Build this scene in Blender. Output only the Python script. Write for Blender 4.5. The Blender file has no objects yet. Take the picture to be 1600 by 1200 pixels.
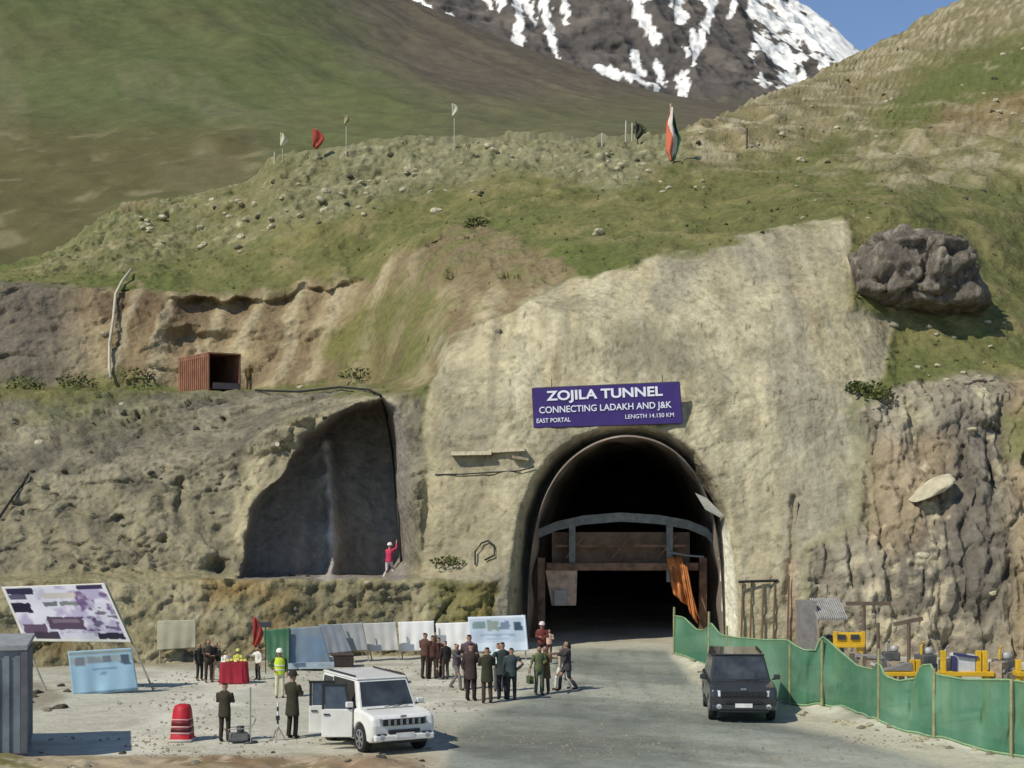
import bpy, bmesh, math, random
import numpy as np
from mathutils import Vector, Matrix, Euler
random.seed(7); RNG = np.random.default_rng(7)
SC = bpy.context.scene
COL = SC.collection
R = math.radians

# ------------------------------------------------------------------ camera, sky, sun, exposure
F = 2400.0; CAMH = 6.5; HY = 783.0
cam = bpy.data.cameras.new('camera'); camo = bpy.data.objects.new('camera', cam); COL.objects.link(camo)
camo.location = (0, 0, CAMH); camo.rotation_euler = (R(90), 0, 0)
cam.sensor_width = 36; cam.lens = F / 1600 * 36; cam.shift_y = (HY - 600) / 1600
cam.clip_start = 0.5; cam.clip_end = 9000
SC.camera = camo
SUN_AZ = R(40)      # the sun stands to the left, this far round towards the camera's side
SUN_EL = R(46)
to_sun = Vector((-math.cos(SUN_AZ) * math.cos(SUN_EL), -math.sin(SUN_AZ) * math.cos(SUN_EL), math.sin(SUN_EL)))
w = bpy.data.worlds.new('World'); SC.world = w; w.use_nodes = True
nt = w.node_tree; bg = nt.nodes['Background']
sky = nt.nodes.new('ShaderNodeTexSky'); sky.sky_type = 'NISHITA'; sky.sun_disc = False
sky.sun_elevation = SUN_EL; sky.sun_rotation = math.atan2(to_sun.x, to_sun.y)
sky.altitude = 3500; sky.air_density = 1.0; sky.dust_density = 0.4; sky.ozone_density = 1.6
nt.links.new(sky.outputs[0], bg.inputs[0]); bg.inputs[1].default_value = 0.14
sl = bpy.data.lights.new('sun', 'SUN'); sl.energy = 3.7; sl.angle = R(0.5); sl.color = (1.0, 0.95, 0.85)
slo = bpy.data.objects.new('sun', sl); COL.objects.link(slo)
slo.rotation_euler = (-to_sun).to_track_quat('-Z', 'Y').to_euler(); slo.location = (-40, -20, 60)
SC.view_settings.view_transform = 'Standard'; SC.view_settings.look = 'None'
SC.view_settings.exposure = 0.0; SC.view_settings.gamma = 1.0
SC.render.engine = 'CYCLES'

# ------------------------------------------------------------------ helpers
def P(px, py, Y): return Vector(((px - 800) / F * Y, Y, CAMH - (py - HY) / F * Y))
def G(px, py):
    Y = CAMH * F / (py - HY); return Vector(((px - 800) / F * Y, Y, 0))
def lin(c):
    return tuple(((v / 255) / 12.92 if v / 255 <= 0.04045 else ((v / 255 + 0.055) / 1.055) ** 2.4) for v in c)
def smooth(a, b, x):
    t = np.clip((x - a) / (b - a), 0, 1); return t * t * (3 - 2 * t)

def _hash(ix, iy, iz):
    h = (ix.astype(np.int64) * 374761393 + iy.astype(np.int64) * 668265263 + iz.astype(np.int64) * 2147483647 // 7) & 0xffffffff
    h = ((h ^ (h >> 13)) * 1274126177) & 0xffffffff
    h = (h ^ (h >> 16)) & 0xffffffff
    return h / 4294967295.0
def vn(x, y, z):
    x, y, z = np.broadcast_arrays(np.asarray(x, float), np.asarray(y, float), np.asarray(z, float))
    ix, iy, iz = np.floor(x), np.floor(y), np.floor(z)
    fx, fy, fz = x - ix, y - iy, z - iz
    fx = fx * fx * (3 - 2 * fx); fy = fy * fy * (3 - 2 * fy); fz = fz * fz * (3 - 2 * fz)
    r = 0
    for a in (0, 1):
        for b in (0, 1):
            for c in (0, 1):
                wgt = (fx if a else 1 - fx) * (fy if b else 1 - fy) * (fz if c else 1 - fz)
                r = r + wgt * _hash(ix + a, iy + b, iz + c)
    return r * 2 - 1
def fbm(x, y, z, o=4, g=0.5):
    s = 0; a = 1; t = 0
    for k in range(o):
        s = s + a * vn(x * 2.03 ** k + 17.3 * k, y * 2.03 ** k + 5.1 * k, z * 2.03 ** k + 9.7 * k); t += a; a *= g
    return s / t
def ridged(x, y, z, o=4):
    s = 0; a = 1; t = 0
    for k in range(o):
        s = s + a * (1 - 2 * np.abs(vn(x * 2.1 ** k + 31 * k, y * 2.1 ** k, z * 2.1 ** k + 3 * k))); t += a; a *= 0.5
    return s / t
def worley(x, y, z):
    """distance to the nearest and second nearest cell point, and the nearest cell's random number"""
    x, y, z = np.broadcast_arrays(np.asarray(x, float), np.asarray(y, float), np.asarray(z, float)); ix, iy, iz = np.floor(x), np.floor(y), np.floor(z)
    f1 = np.full(x.shape, 9.0); f2 = np.full(x.shape, 9.0); h1 = np.zeros(x.shape); tx = np.zeros(x.shape)
    for a in (-1, 0, 1):
        for b in (-1, 0, 1):
            for c in (-1, 0, 1):
                cx, cy, cz = ix + a, iy + b, iz + c; h = _hash(cx, cy, cz); dx = cx + h - x; dy = cy + _hash(cx + 71, cy, cz) - y; dz = cz + _hash(cx, cy + 37, cz) - z
                d = np.sqrt(dx * dx + dy * dy + dz * dz); n = d < f1
                f2 = np.where(n, f1, np.minimum(f2, d)); tx = np.where(n, dx * (h - .5) + dz * (_hash(cx, cy, cz + 53) - .5), tx); h1 = np.where(n, _hash(cx + 5, cy + 9, cz), h1); f1 = np.where(n, d, f1)
    return f1, f2, h1, tx
def facets(x, y, z):
    f1, f2, h, tx = worley(x, y, z); return (h - .5) + 1.6 * tx - .35 * (1 - smooth(0, .16, f2 - f1))
def sdf(poly, x, y):
    """signed distance to a polygon, positive inside"""
    x = np.asarray(x, float); y = np.asarray(y, float)
    d = np.full(x.shape, 1e9); ins = np.zeros(x.shape, bool)
    n = len(poly)
    for i in range(n):
        ax, ay = poly[i]; bx, by = poly[(i + 1) % n]
        ex, ey = bx - ax, by - ay
        t = np.clip(((x - ax) * ex + (y - ay) * ey) / (ex * ex + ey * ey + 1e-9), 0, 1)
        d = np.minimum(d, np.hypot(x - ax - t * ex, y - ay - t * ey))
        c = ((ay > y) != (by > y)) & (x < (bx - ax) * (y - ay) / ((by - ay) if by != ay else 1e-9) + ax)
        ins ^= c
    return np.where(ins, d, -d)
def seg(pts, x, y):
    """distance to an open polyline"""
    d = np.full(np.shape(x), 1e9)
    for (ax, ay), (bx, by) in zip(pts[:-1], pts[1:]):
        ex, ey = bx - ax, by - ay
        t = np.clip(((x - ax) * ex + (y - ay) * ey) / (ex * ex + ey * ey + 1e-9), 0, 1)
        d = np.minimum(d, np.hypot(x - ax - t * ex, y - ay - t * ey))
    return d

MATS = {}
def mat(name, col, rough=0.8, metal=0.0, var=0.15, scale=3.0, bump=0.0, bscale=20.0, spec=0.3, trans=0.0, alpha=1.0, coat=0.0):
    """procedural material: base colour broken up by noise, optional bump"""
    if name in MATS: return MATS[name]
    m = bpy.data.materials.new(name); m.use_nodes = True; n = m.node_tree
    b = n.nodes['Principled BSDF']; b.inputs['Roughness'].default_value = rough; b.inputs['Metallic'].default_value = metal
    b.inputs['Specular IOR Level'].default_value = spec
    b.inputs['Coat Weight'].default_value = coat
    tc = n.nodes.new('ShaderNodeTexCoord'); nz = n.nodes.new('ShaderNodeTexNoise')
    nz.inputs['Scale'].default_value = scale; nz.inputs['Detail'].default_value = 6; nz.inputs['Roughness'].default_value = 0.65
    n.links.new(tc.outputs['Object'], nz.inputs['Vector'])
    mx = n.nodes.new('ShaderNodeMix'); mx.data_type = 'RGBA'; mx.blend_type = 'MIX'
    mx.inputs['A'].default_value = (*[c * (1 - var) for c in col], 1)
    mx.inputs['B'].default_value = (*[min(1, c * (1 + var)) for c in col], 1)
    rp = n.nodes.new('ShaderNodeMapRange'); rp.inputs['From Min'].default_value = 0.35; rp.inputs['From Max'].default_value = 0.65
    n.links.new(nz.outputs['Fac'], rp.inputs['Value']); n.links.new(rp.outputs[0], mx.inputs['Factor'])
    n.links.new(mx.outputs['Result'], b.inputs['Base Color'])
    if bump > 0:
        n2 = n.nodes.new('ShaderNodeTexNoise'); n2.inputs['Scale'].default_value = bscale; n2.inputs['Detail'].default_value = 5
        n.links.new(tc.outputs['Object'], n2.inputs['Vector'])
        bp = n.nodes.new('ShaderNodeBump'); bp.inputs['Strength'].default_value = 1.0; bp.inputs['Distance'].default_value = bump
        n.links.new(n2.outputs['Fac'], bp.inputs['Height']); n.links.new(bp.outputs[0], b.inputs['Normal'])
    if trans > 0:
        tr = n.nodes.new('ShaderNodeBsdfTranslucent'); ms = n.nodes.new('ShaderNodeMixShader'); ms.inputs[0].default_value = trans
        n.links.new(mx.outputs['Result'], tr.inputs[0]); n.links.new(b.outputs[0], ms.inputs[1]); n.links.new(tr.outputs[0], ms.inputs[2])
        n.links.new(ms.outputs[0], n.nodes['Material Output'].inputs[0])
    MATS[name] = m; return m
def vmat(name, rough=0.95, var=0.22, scale=1.2, bump=0.1, bscale=2.0, spec=0.1, trans=0.0, detail=8):
    """material whose base colour is the surface's own colour attribute, broken up by fine noise"""
    m = bpy.data.materials.new(name); m.use_nodes = True; n = m.node_tree
    b = n.nodes['Principled BSDF']; b.inputs['Roughness'].default_value = rough; b.inputs['Specular IOR Level'].default_value = spec
    at = n.nodes.new('ShaderNodeAttribute'); at.attribute_name = 'col'
    tc = n.nodes.new('ShaderNodeTexCoord'); nz = n.nodes.new('ShaderNodeTexNoise')
    nz.inputs['Scale'].default_value = scale; nz.inputs['Detail'].default_value = detail; nz.inputs['Roughness'].default_value = 0.7
    n.links.new(tc.outputs['Object'], nz.inputs['Vector'])
    rp = n.nodes.new('ShaderNodeMapRange'); rp.inputs['From Min'].default_value = 0.3; rp.inputs['From Max'].default_value = 0.7
    rp.inputs['To Min'].default_value = 1 - var; rp.inputs['To Max'].default_value = 1 + var
    n.links.new(nz.outputs['Fac'], rp.inputs['Value'])
    vm = n.nodes.new('ShaderNodeVectorMath'); vm.operation = 'SCALE'
    n.links.new(at.outputs['Color'], vm.inputs[0]); n.links.new(rp.outputs[0], vm.inputs['Scale'])
    n.links.new(vm.outputs[0], b.inputs['Base Color'])
    if bump:
        n2 = n.nodes.new('ShaderNodeTexNoise'); n2.inputs['Scale'].default_value = bscale; n2.inputs['Detail'].default_value = 7
        n.links.new(tc.outputs['Object'], n2.inputs['Vector'])
        bp = n.nodes.new('ShaderNodeBump'); bp.inputs['Distance'].default_value = bump
        n.links.new(n2.outputs['Fac'], bp.inputs['Height']); n.links.new(bp.outputs[0], b.inputs['Normal'])
    if trans > 0:
        tr = n.nodes.new('ShaderNodeBsdfTranslucent'); ms = n.nodes.new('ShaderNodeMixShader'); ms.inputs[0].default_value = trans
        n.links.new(vm.outputs[0], tr.inputs[0]); n.links.new(b.outputs[0], ms.inputs[1]); n.links.new(tr.outputs[0], ms.inputs[2])
        n.links.new(ms.outputs[0], n.nodes['Material Output'].inputs[0])
    return m

def tag(o, label=None, cat=None, group=None, kind=None):
    if label: o['label'] = label
    if cat: o['category'] = cat
    if group: o['group'] = group
    if kind: o['kind'] = kind
    return o
def empty(name, loc=(0, 0, 0), rz=0, label=None, cat=None, group=None):
    o = bpy.data.objects.new(name, None); COL.objects.link(o); o.location = loc; o.rotation_euler = (0, 0, rz)
    return tag(o, label, cat, group)
def link(name, me, m=None, parent=None, smooth_=False):
    if m is not None: me.materials.append(m)
    if smooth_: me.polygons.foreach_set('use_smooth', [True] * len(me.polygons))
    o = bpy.data.objects.new(name, me); COL.objects.link(o)
    if parent is not None: o.parent = parent
    return o
class MB:
    """collects boxes, tubes and hulls into one mesh"""
    def __init__(s): s.v = []; s.f = []
    def add(s, v, f):
        k = len(s.v); s.v += [tuple(a) for a in v]; s.f += [tuple(i + k for i in q) for q in f]; return s
    def box(s, c, d, rot=None):
        c = Vector(c); v = []
        for x in (-.5, .5):
            for y in (-.5, .5):
                for z in (-.5, .5):
                    p = Vector((x * d[0], y * d[1], z * d[2]))
                    if rot: p = Euler(rot).to_matrix() @ p
                    v.append(c + p)
        return s.add(v, [(0, 1, 3, 2), (4, 6, 7, 5), (0, 4, 5, 1), (2, 3, 7, 6), (0, 2, 6, 4), (1, 5, 7, 3)])
    def hexa(s, b, t):   # 4 bottom points, 4 top points (counter-clockwise from above)
        return s.add(list(b) + list(t), [(3, 2, 1, 0), (4, 5, 6, 7), (0, 1, 5, 4), (1, 2, 6, 5), (2, 3, 7, 6), (3, 0, 4, 7)])
    def tube(s, pts, r, n=8, cap=True):
        pts = [Vector(p) for p in pts]; rs = r if isinstance(r, (list, tuple)) else [r] * len(pts); rings = []
        k = len(s.v)
        for i, p in enumerate(pts):
            d = (pts[min(i + 1, len(pts) - 1)] - pts[max(i - 1, 0)]).normalized()
            a = d.cross(Vector((0, 0, 1)) if abs(d.z) < .9 else Vector((1, 0, 0))).normalized(); b = d.cross(a)
            for j in range(n):
                t = 2 * math.pi * j / n; s.v.append(tuple(p + a * math.cos(t) * rs[i] + b * math.sin(t) * rs[i]))
        for i in range(len(pts) - 1):
            for j in range(n):
                s.f.append((k + i * n + j, k + i * n + (j + 1) % n, k + (i + 1) * n + (j + 1) % n, k + (i + 1) * n + j))
        if cap:
            s.f.append(tuple(k + j for j in range(n))[::-1]); s.f.append(tuple(k + (len(pts) - 1) * n + j for j in range(n)))
        return s
    def lathe(s, prof, c=(0, 0, 0), n=16):
        k = len(s.v); c = Vector(c)
        for r_, z in prof:
            for j in range(n):
                t = 2 * math.pi * j / n; s.v.append((c.x + r_ * math.cos(t), c.y + r_ * math.sin(t), c.z + z))
        for i in range(len(prof) - 1):
            for j in range(n):
                s.f.append((k + i * n + j, k + i * n + (j + 1) % n, k + (i + 1) * n + (j + 1) % n, k + (i + 1) * n + j))
        s.f.append(tuple(k + j for j in range(n))[::-1]); s.f.append(tuple(k + (len(prof) - 1) * n + j for j in range(n)))
        return s
    def quad(s, a, b, c, d, th=0.012):   # a thin slab
        a, b, c, d = map(Vector, (a, b, c, d)); n_ = (b - a).cross(d - a).normalized() * th
        return s.add([a, b, c, d, a - n_, b - n_, c - n_, d - n_], [(0, 1, 2, 3), (7, 6, 5, 4), (0, 4, 5, 1), (1, 5, 6, 2), (2, 6, 7, 3), (3, 7, 4, 0)])
    def build(s, name, m, parent=None, sm=False, bevel=0, loc=None):
        me = bpy.data.meshes.new(name); me.from_pydata(s.v, [], s.f); me.update()
        bm = bmesh.new(); bm.from_mesh(me); bmesh.ops.recalc_face_normals(bm, faces=bm.faces[:]); bm.to_mesh(me); bm.free()
        o = link(name, me, m, parent, sm)
        if bevel:
            bv = o.modifiers.new('bevel', 'BEVEL'); bv.width = bevel; bv.segments = 2; bv.limit_method = 'ANGLE'
        if loc is not None: o.location = loc
        return o
def gridmesh(name, X, Y, Z, C, m, keep=None, kind='structure', parent=None, sm=True):
    nr, nc = X.shape
    me = bpy.data.meshes.new(name); me.vertices.add(nr * nc)
    me.vertices.foreach_set('co', np.stack([X, Y, Z], -1).reshape(-1).astype(np.float32))
    idx = np.arange(nr * nc).reshape(nr, nc)
    q = np.stack([idx[:-1, :-1], idx[:-1, 1:], idx[1:, 1:], idx[1:, :-1]], -1).reshape(-1, 4)
    if keep is not None: q = q[keep.reshape(-1)]
    n = len(q)
    me.loops.add(n * 4); me.loops.foreach_set('vertex_index', q.reshape(-1).astype(np.int32))
    me.polygons.add(n); me.polygons.foreach_set('loop_start', (np.arange(n) * 4).astype(np.int32))
    me.polygons.foreach_set('loop_total', np.full(n, 4, np.int32)); me.update(calc_edges=True)
    if C is not None:
        ca = me.color_attributes.new('col', 'FLOAT_COLOR', 'POINT')
        ca.data.foreach_set('color', np.concatenate([np.clip(C, 0, 1).reshape(-1, 3), np.ones((nr * nc, 1))], 1).reshape(-1).astype(np.float32))
    o = link(name, me, m, parent, sm)
    if kind: o['kind'] = kind
    return o
def knots(nodes, x, s=True):
    """interpolate (px, value) nodes"""
    a = np.array(nodes, float); return np.interp(x, a[:, 0], a[:, 1])
def mixc(A, B, t):
    t = np.asarray(t)[..., None]; return np.asarray(A) * (1 - t) + np.asarray(B) * t

# ------------------------------------------------------------------ the front hillside: cut face, benches, slope
px1 = np.concatenate([np.linspace(-1600, -60, 70), np.arange(-50, 1655, 2.5), np.linspace(1670, 3200, 70)])
K = []   # (py nodes, Y nodes) for each breakline, from the foot of the cut up to the crest
K.append((None, [(-1600, 44), (-300, 55), (0, 59), (250, 61), (450, 62.6), (700, 65), (790, 66.4), (1150, 66.4), (1250, 66), (1400, 64.5), (1600, 62), (3200, 44)]))
K.append(([(-1600, 900), (0, 908), (200, 912), (420, 906), (650, 906), (780, 905), (3200, 905)], [(-1600, 48), (-300, 58), (0, 62.5), (400, 65), (640, 66.4), (780, 67), (1150, 67), (1400, 65.2), (1600, 63.2), (3200, 46)]))
K.append(([(-1600, 890), (0, 899), (420, 898), (650, 897), (720, 888), (790, 880), (3200, 880)], [(-1600, 54), (-300, 62), (0, 67), (400, 69), (640, 69.6), (700, 68.6), (790, 67.4), (1150, 67.2), (1400, 65.6), (1600, 64), (3200, 47)]))
K.append(([(-1600, 740), (0, 720), (200, 728), (350, 715), (390, 690), (450, 660), (520, 640), (590, 618), (640, 612), (690, 608), (800, 620), (1200, 620), (1400, 625), (1600, 615), (3200, 620)], [(-1600, 60), (-300, 69), (0, 73), (350, 73.5), (590, 73), (690, 70.8), (800, 69.6), (1200, 69.8), (1400, 70.5), (1600, 70), (3200, 56)]))
K.append(([(-1600, 620), (0, 612), (380, 612), (500, 606), (590, 600), (650, 585), (700, 535), (760, 502), (830, 470), (900, 500), (1100, 500), (1320, 490), (1400, 560), (1600, 570), (3200, 570)], [(-1600, 84), (0, 95), (380, 95), (500, 93), (590, 88), (650, 79), (700, 74), (760, 74), (830, 75.5), (900, 73.2), (1100, 73.4), (1320, 74.5), (1400, 74), (1600, 74), (3200, 62)]))
K.append(([(-1600, 460), (0, 450), (100, 452), (200, 458), (300, 464), (400, 456), (480, 452), (520, 446), (580, 430), (615, 405), (700, 380), (780, 385), (840, 420), (900, 430), (1000, 405), (1100, 384), (1200, 361), (1320, 338), (1420, 344), (1520, 400), (1600, 450), (3200, 470)], [(-1600, 90), (0, 100), (300, 101), (480, 101), (580, 99), (700, 95), (780, 90), (840, 82), (900, 78), (1000, 79), (1100, 80), (1200, 81), (1320, 82), (1420, 84), (1600, 84), (3200, 74)]))
K.append(([(-1600, 440), (0, 438), (100, 425), (200, 392), (300, 380), (400, 360), (500, 330), (600, 322), (800, 312), (1000, 308), (1200, 278), (1400, 250), (1600, 220), (3200, 150)], [(-1600, 96), (0, 106), (100, 108), (200, 112), (300, 114), (400, 112), (600, 110), (800, 105), (1000, 101), (1200, 105), (1400, 114), (1600, 120), (3200, 120)]))
K.append(([(-1600, 430), (0, 425), (100, 395), (150, 356), (200, 327), (300, 309), (390, 292), (420, 258), (440, 243), (540, 229), (640, 216), (740, 222), (800, 215), (900, 222), (1000, 216), (1050, 212), (1100, 190), (1150, 170), (1200, 150), (1280, 119), (1350, 86), (1420, 42), (1490, -2), (1600, -60), (1800, -150), (3200, -500)], [(-1600, 105), (0, 115), (100, 120), (200, 127), (300, 129), (390, 127), (440, 122), (540, 120), (900, 119), (1050, 122), (1100, 128), (1150, 138), (1200, 150), (1280, 170), (1350, 190), (1420, 210), (1490, 228), (1600, 250), (1800, 280), (3200, 300)]))
RN = [0, 46, 8, 90, 38, 14, 64, 56, 60]
kp, kY = [], []
for i, (a, b) in enumerate(K):
    Yk = knots(b, px1)
    pk = HY + F * (CAMH + 0.6) / Yk if a is None else knots(a, px1)
    kp.append(pk); kY.append(Yk)
lw = smooth(640, 560, px1)
kp.insert(4, (kp[4] + 6) * lw + (kp[3] * .5 + kp[4] * .5) * (1 - lw)); kY.insert(4, (kY[4] - 10) * lw + (kY[3] * .5 + kY[4] * .5) * (1 - lw))
kY[5] = kY[5] + 2 * lw; kY[6] = kY[6] + 1.5 * lw
rows_p, rows_y = [kp[0]], [kY[0]]
for i in range(1, len(kp)):
    # leave each breakline softly rounded
    for j in range(1, RN[i] + 1):
        t = j / RN[i]
        rows_p.append(kp[i - 1] * (1 - t) + kp[i] * t)
        # interpolate in world height so that a straight slope stays straight
        z0 = CAMH - (kp[i - 1] - HY) / F * kY[i - 1]; z1 = CAMH - (kp[i] - HY) / F * kY[i]
        pyt = rows_p[-1]; u = (pyt - HY) / F
        dz, dy = z1 - z0, kY[i] - kY[i - 1]
        yy = (CAMH - z0 + dz / np.where(np.abs(dy) < 1e-6, 1e-6, dy) * kY[i - 1]) / (u + dz / np.where(np.abs(dy) < 1e-6, 1e-6, dy))
        lo, hi = np.minimum(kY[i - 1], kY[i]), np.maximum(kY[i - 1], kY[i])
        rows_y.append(np.clip(yy, lo, hi))
# behind the crest the ground falls away
rows_p.append(kp[-1] + 14); rows_y.append(kY[-1] + 10)
rows_p.append(kp[-1] + 120); rows_y.append(kY[-1] + 30)
PYg = np.array(rows_p); Yg = np.array(rows_y); PXg = np.broadcast_to(px1, PYg.shape).copy()
for _ in range(5):     # round off the breaklines a little
    Yg[1:-1] = Yg[1:-1] * .5 + .25 * (Yg[:-2] + Yg[2:])
for _ in range(3):
    Yg[:, 1:-1] = Yg[:, 1:-1] * .5 + .25 * (Yg[:, :-2] + Yg[:, 2:])

# tunnel outlines: mouth of the cut and the lining inside it
mouth = [(792, 1060), (796, 960), (801, 880), (812, 806), (832, 752), (862, 712), (905, 683), (950, 668), (1000, 667), (1045, 678), (1085, 706), (1115, 748), (1136, 806), (1147, 880), (1153, 960), (1156, 1060)]
lining = [(822, 1060), (824, 960), (827, 885), (838, 815), (856, 764), (884, 724), (922, 696), (960, 683), (995, 682), (1035, 693), (1070, 719), (1098, 760), (1117, 815), (1126, 885), (1130, 960), (1132, 1060)]
XW = (PXg - 800) / F * Yg; ZW = CAMH - (PYg - HY) / F * Yg
n1 = fbm(XW / 6, Yg / 6, ZW / 6, 4); n2 = fbm(XW / 1.6 + 40, Yg / 1.6, ZW / 1.6, 4); n3 = fbm(XW / 14 + 9, Yg / 14, ZW / 14, 3)
vs = fbm(XW / 0.8 + 3, Yg / 9, ZW / 7, 4)              # vertical streaks
vs2 = fbm(XW / 2.2 + 31, Yg / 14, ZW / 12, 3)
wx = PXg + 14 * n2 + 8 * n1; wy = PYg + 10 * vn(XW + 7, Yg, ZW) + 8 * n1
shot_poly = [(655, 905), (664, 750), (662, 640), (676, 575), (690, 532), (755, 500), (830, 460), (900, 431), (1000, 407), (1100, 385), (1200, 361), (1325, 336), (1333, 480), (1400, 512), (1372, 590), (1330, 640), (1352, 720), (1346, 810), (1262, 860), (1252, 1100), (770, 1100), (782, 905)]
rock_poly = [(1335, 640), (1400, 604), (1470, 590), (1600, 585), (3300, 560), (3300, 1200), (1245, 1200), (1262, 860), (1346, 810), (1352, 720)]
scarp_poly = [(-1700, 450), (0, 446), (100, 450), (200, 456), (300, 462), (400, 455), (480, 451), (520, 445), (580, 428), (612, 398), (680, 370), (740, 345), (800, 372), (880, 405), (900, 428), (830, 462), (755, 502), (690, 536), (676, 580), (640, 604), (560, 602), (390, 605), (180, 598), (0, 604), (-1700, 610)]
talus_poly = [(-1700, 622), (0, 622), (200, 616), (400, 614), (600, 612), (660, 612), (668, 700), (655, 900), (-1700, 905)]
recess_poly = [(372, 908), (378, 850), (390, 800), (414, 756), (446, 722), (474, 690), (508, 656), (550, 628), (592, 612), (618, 628), (636, 700), (650, 790), (664, 908)]
low_poly = [(-1700, 903), (640, 903), (700, 880), (785, 884), (790, 1200), (-1700, 1200)]
knoll_poly = [(40, 430), (120, 372), (180, 326), (300, 306), (410, 262), (440, 240), (560, 222), (640, 210), (800, 208), (1000, 208), (1060, 205), (1080, 250), (960, 300), (820, 272), (740, 296), (640, 308), (560, 330), (450, 372), (300, 400), (150, 430)]
rtan_poly = [(1080, 190), (1200, 140), (1350, 78), (1490, -15), (1640, -80), (1640, 30), (1500, 70), (1430, 110), (1380, 170), (1330, 200), (1250, 235), (1080, 260)]
rtan2 = [(1330, 200), (1500, 160), (1640, 150), (1640, 280), (1500, 275), (1380, 290), (1330, 250)]
sm_ = lambda poly, w_: smooth(-w_, w_, sdf(poly, wx, wy))
mS = smooth(-5 - 30 * smooth(1240, 1330, PXg) * smooth(560, 700, PYg), 5 + 30 * smooth(1240, 1330, PXg) * smooth(560, 700, PYg), sdf(shot_poly, wx, wy)); mR = sm_(rock_poly, 8) * (1 - mS); mC = sm_(scarp_poly, 6) * (1 - mS); mT = sm_(talus_poly, 8) * (1 - mS)
mL = sm_(low_poly, 5) * (1 - mS); mK = sm_(knoll_poly, 16); mRT = np.maximum(sm_(rtan_poly, 20), sm_(rtan2, 22) * .7)
rs = sdf(recess_poly, PXg + 12 * n1 + 5 * vs + 7 * n2, PYg + 14 * n2 + 6 * n1)
mRec = smooth(-3, 4, rs)
mG = np.clip(1 - mS - mR - mC - mT - mL, 0, 1)
# --- depth: recess of the second cut, flare round the tunnel mouth, relief of each kind of ground
nq = fbm(XW / .5, Yg / .5, ZW / .7, 3)
dep = np.zeros_like(Yg)
rd = smooth(0, 9 + 50 * smooth(590, 640, PXg) + 10 * smooth(700, 640, PYg), rs) * (3.6 + 3.6 * smooth(380, 640, PXg))
rib = np.exp(-(seg([(508, 690), (516, 770), (522, 850), (512, 905)], PXg + 10 * n2, PYg) / (12 + 8 * n2)) ** 2)
rd = rd * (1 - 0.18 * rib) * (1 + .07 * vs2 + .04 * n2)
dep += rd
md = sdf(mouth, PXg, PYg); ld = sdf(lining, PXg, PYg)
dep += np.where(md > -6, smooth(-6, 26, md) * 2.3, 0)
flat = smooth(-60, 0, -md)                                # calmer near the tunnel
rel = mS * (0.55 * n1 * flat + 0.10 * n2 + 0.22 * vs2 * flat + 0.07 * vs)
rel += mR * (0.8 * n1 + 0.6 * ridged(XW / 1.3, Yg / 4, ZW / 3.2, 5) + 0.3 * vs + 0.3 * n2 + .14 * nq)
fl = 0
rel += mC * (0.7 * n1 + 0.45 * ridged(XW / 2.6 + .16 * ZW, Yg / 9, ZW / 12, 3) + .45 * smooth(620, 520, PXg) * smooth(120, 220, PXg) * .35 * np.sin(XW / .42 - ZW * .45 + 2.2 * n1 + 1.5 * n2) + 0.3 * n2)
rel += mT * (0.8 * n1 + 0.16 * nq + 0.36 * n2 + (0.2 + .8 * smooth(-.2, .4, n1)) * 0.55 * ridged(XW / 1.9 + .3 * ZW, Yg / 3, ZW / 1.2, 5) + smooth(720, 760, PYg) * (0.6 * vs2 + 0.6 * ridged(XW / 2.4 + .2 * ZW, Yg / 8, ZW / 9, 3)))
rel += mL * (0.6 * n1 + .2 * nq + 0.5 * n2 + 0.15 * vs)
qx, qy, qz = XW + .5 * n2, Yg + .5 * n2, ZW + .6 * n2 + .4 * n1
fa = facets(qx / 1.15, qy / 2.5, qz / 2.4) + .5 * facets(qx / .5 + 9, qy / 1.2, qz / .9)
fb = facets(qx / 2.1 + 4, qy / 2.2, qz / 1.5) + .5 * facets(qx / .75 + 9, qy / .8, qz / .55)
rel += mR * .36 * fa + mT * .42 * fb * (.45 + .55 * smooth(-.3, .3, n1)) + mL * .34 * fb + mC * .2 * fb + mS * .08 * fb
rel *= 1 - .6 * mRec
far = smooth(80, 240, Yg)
rel += mG * (0.75 * n1 + (1 - .85 * far) * (0.36 * n2 + .16 * nq) + 0.5 * ridged(XW / 5, Yg / 5, ZW / 5, 3) * (1 + 1.5 * mRT) * (1 - .6 * far) + 2.2 * far * n3 + mK * (.35 * ridged(XW / 1.2, Yg / 1.2, ZW / 1.2, 3) + .22 * facets(XW / 1.0, Yg / 1.0, ZW / 1.0)))
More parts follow.
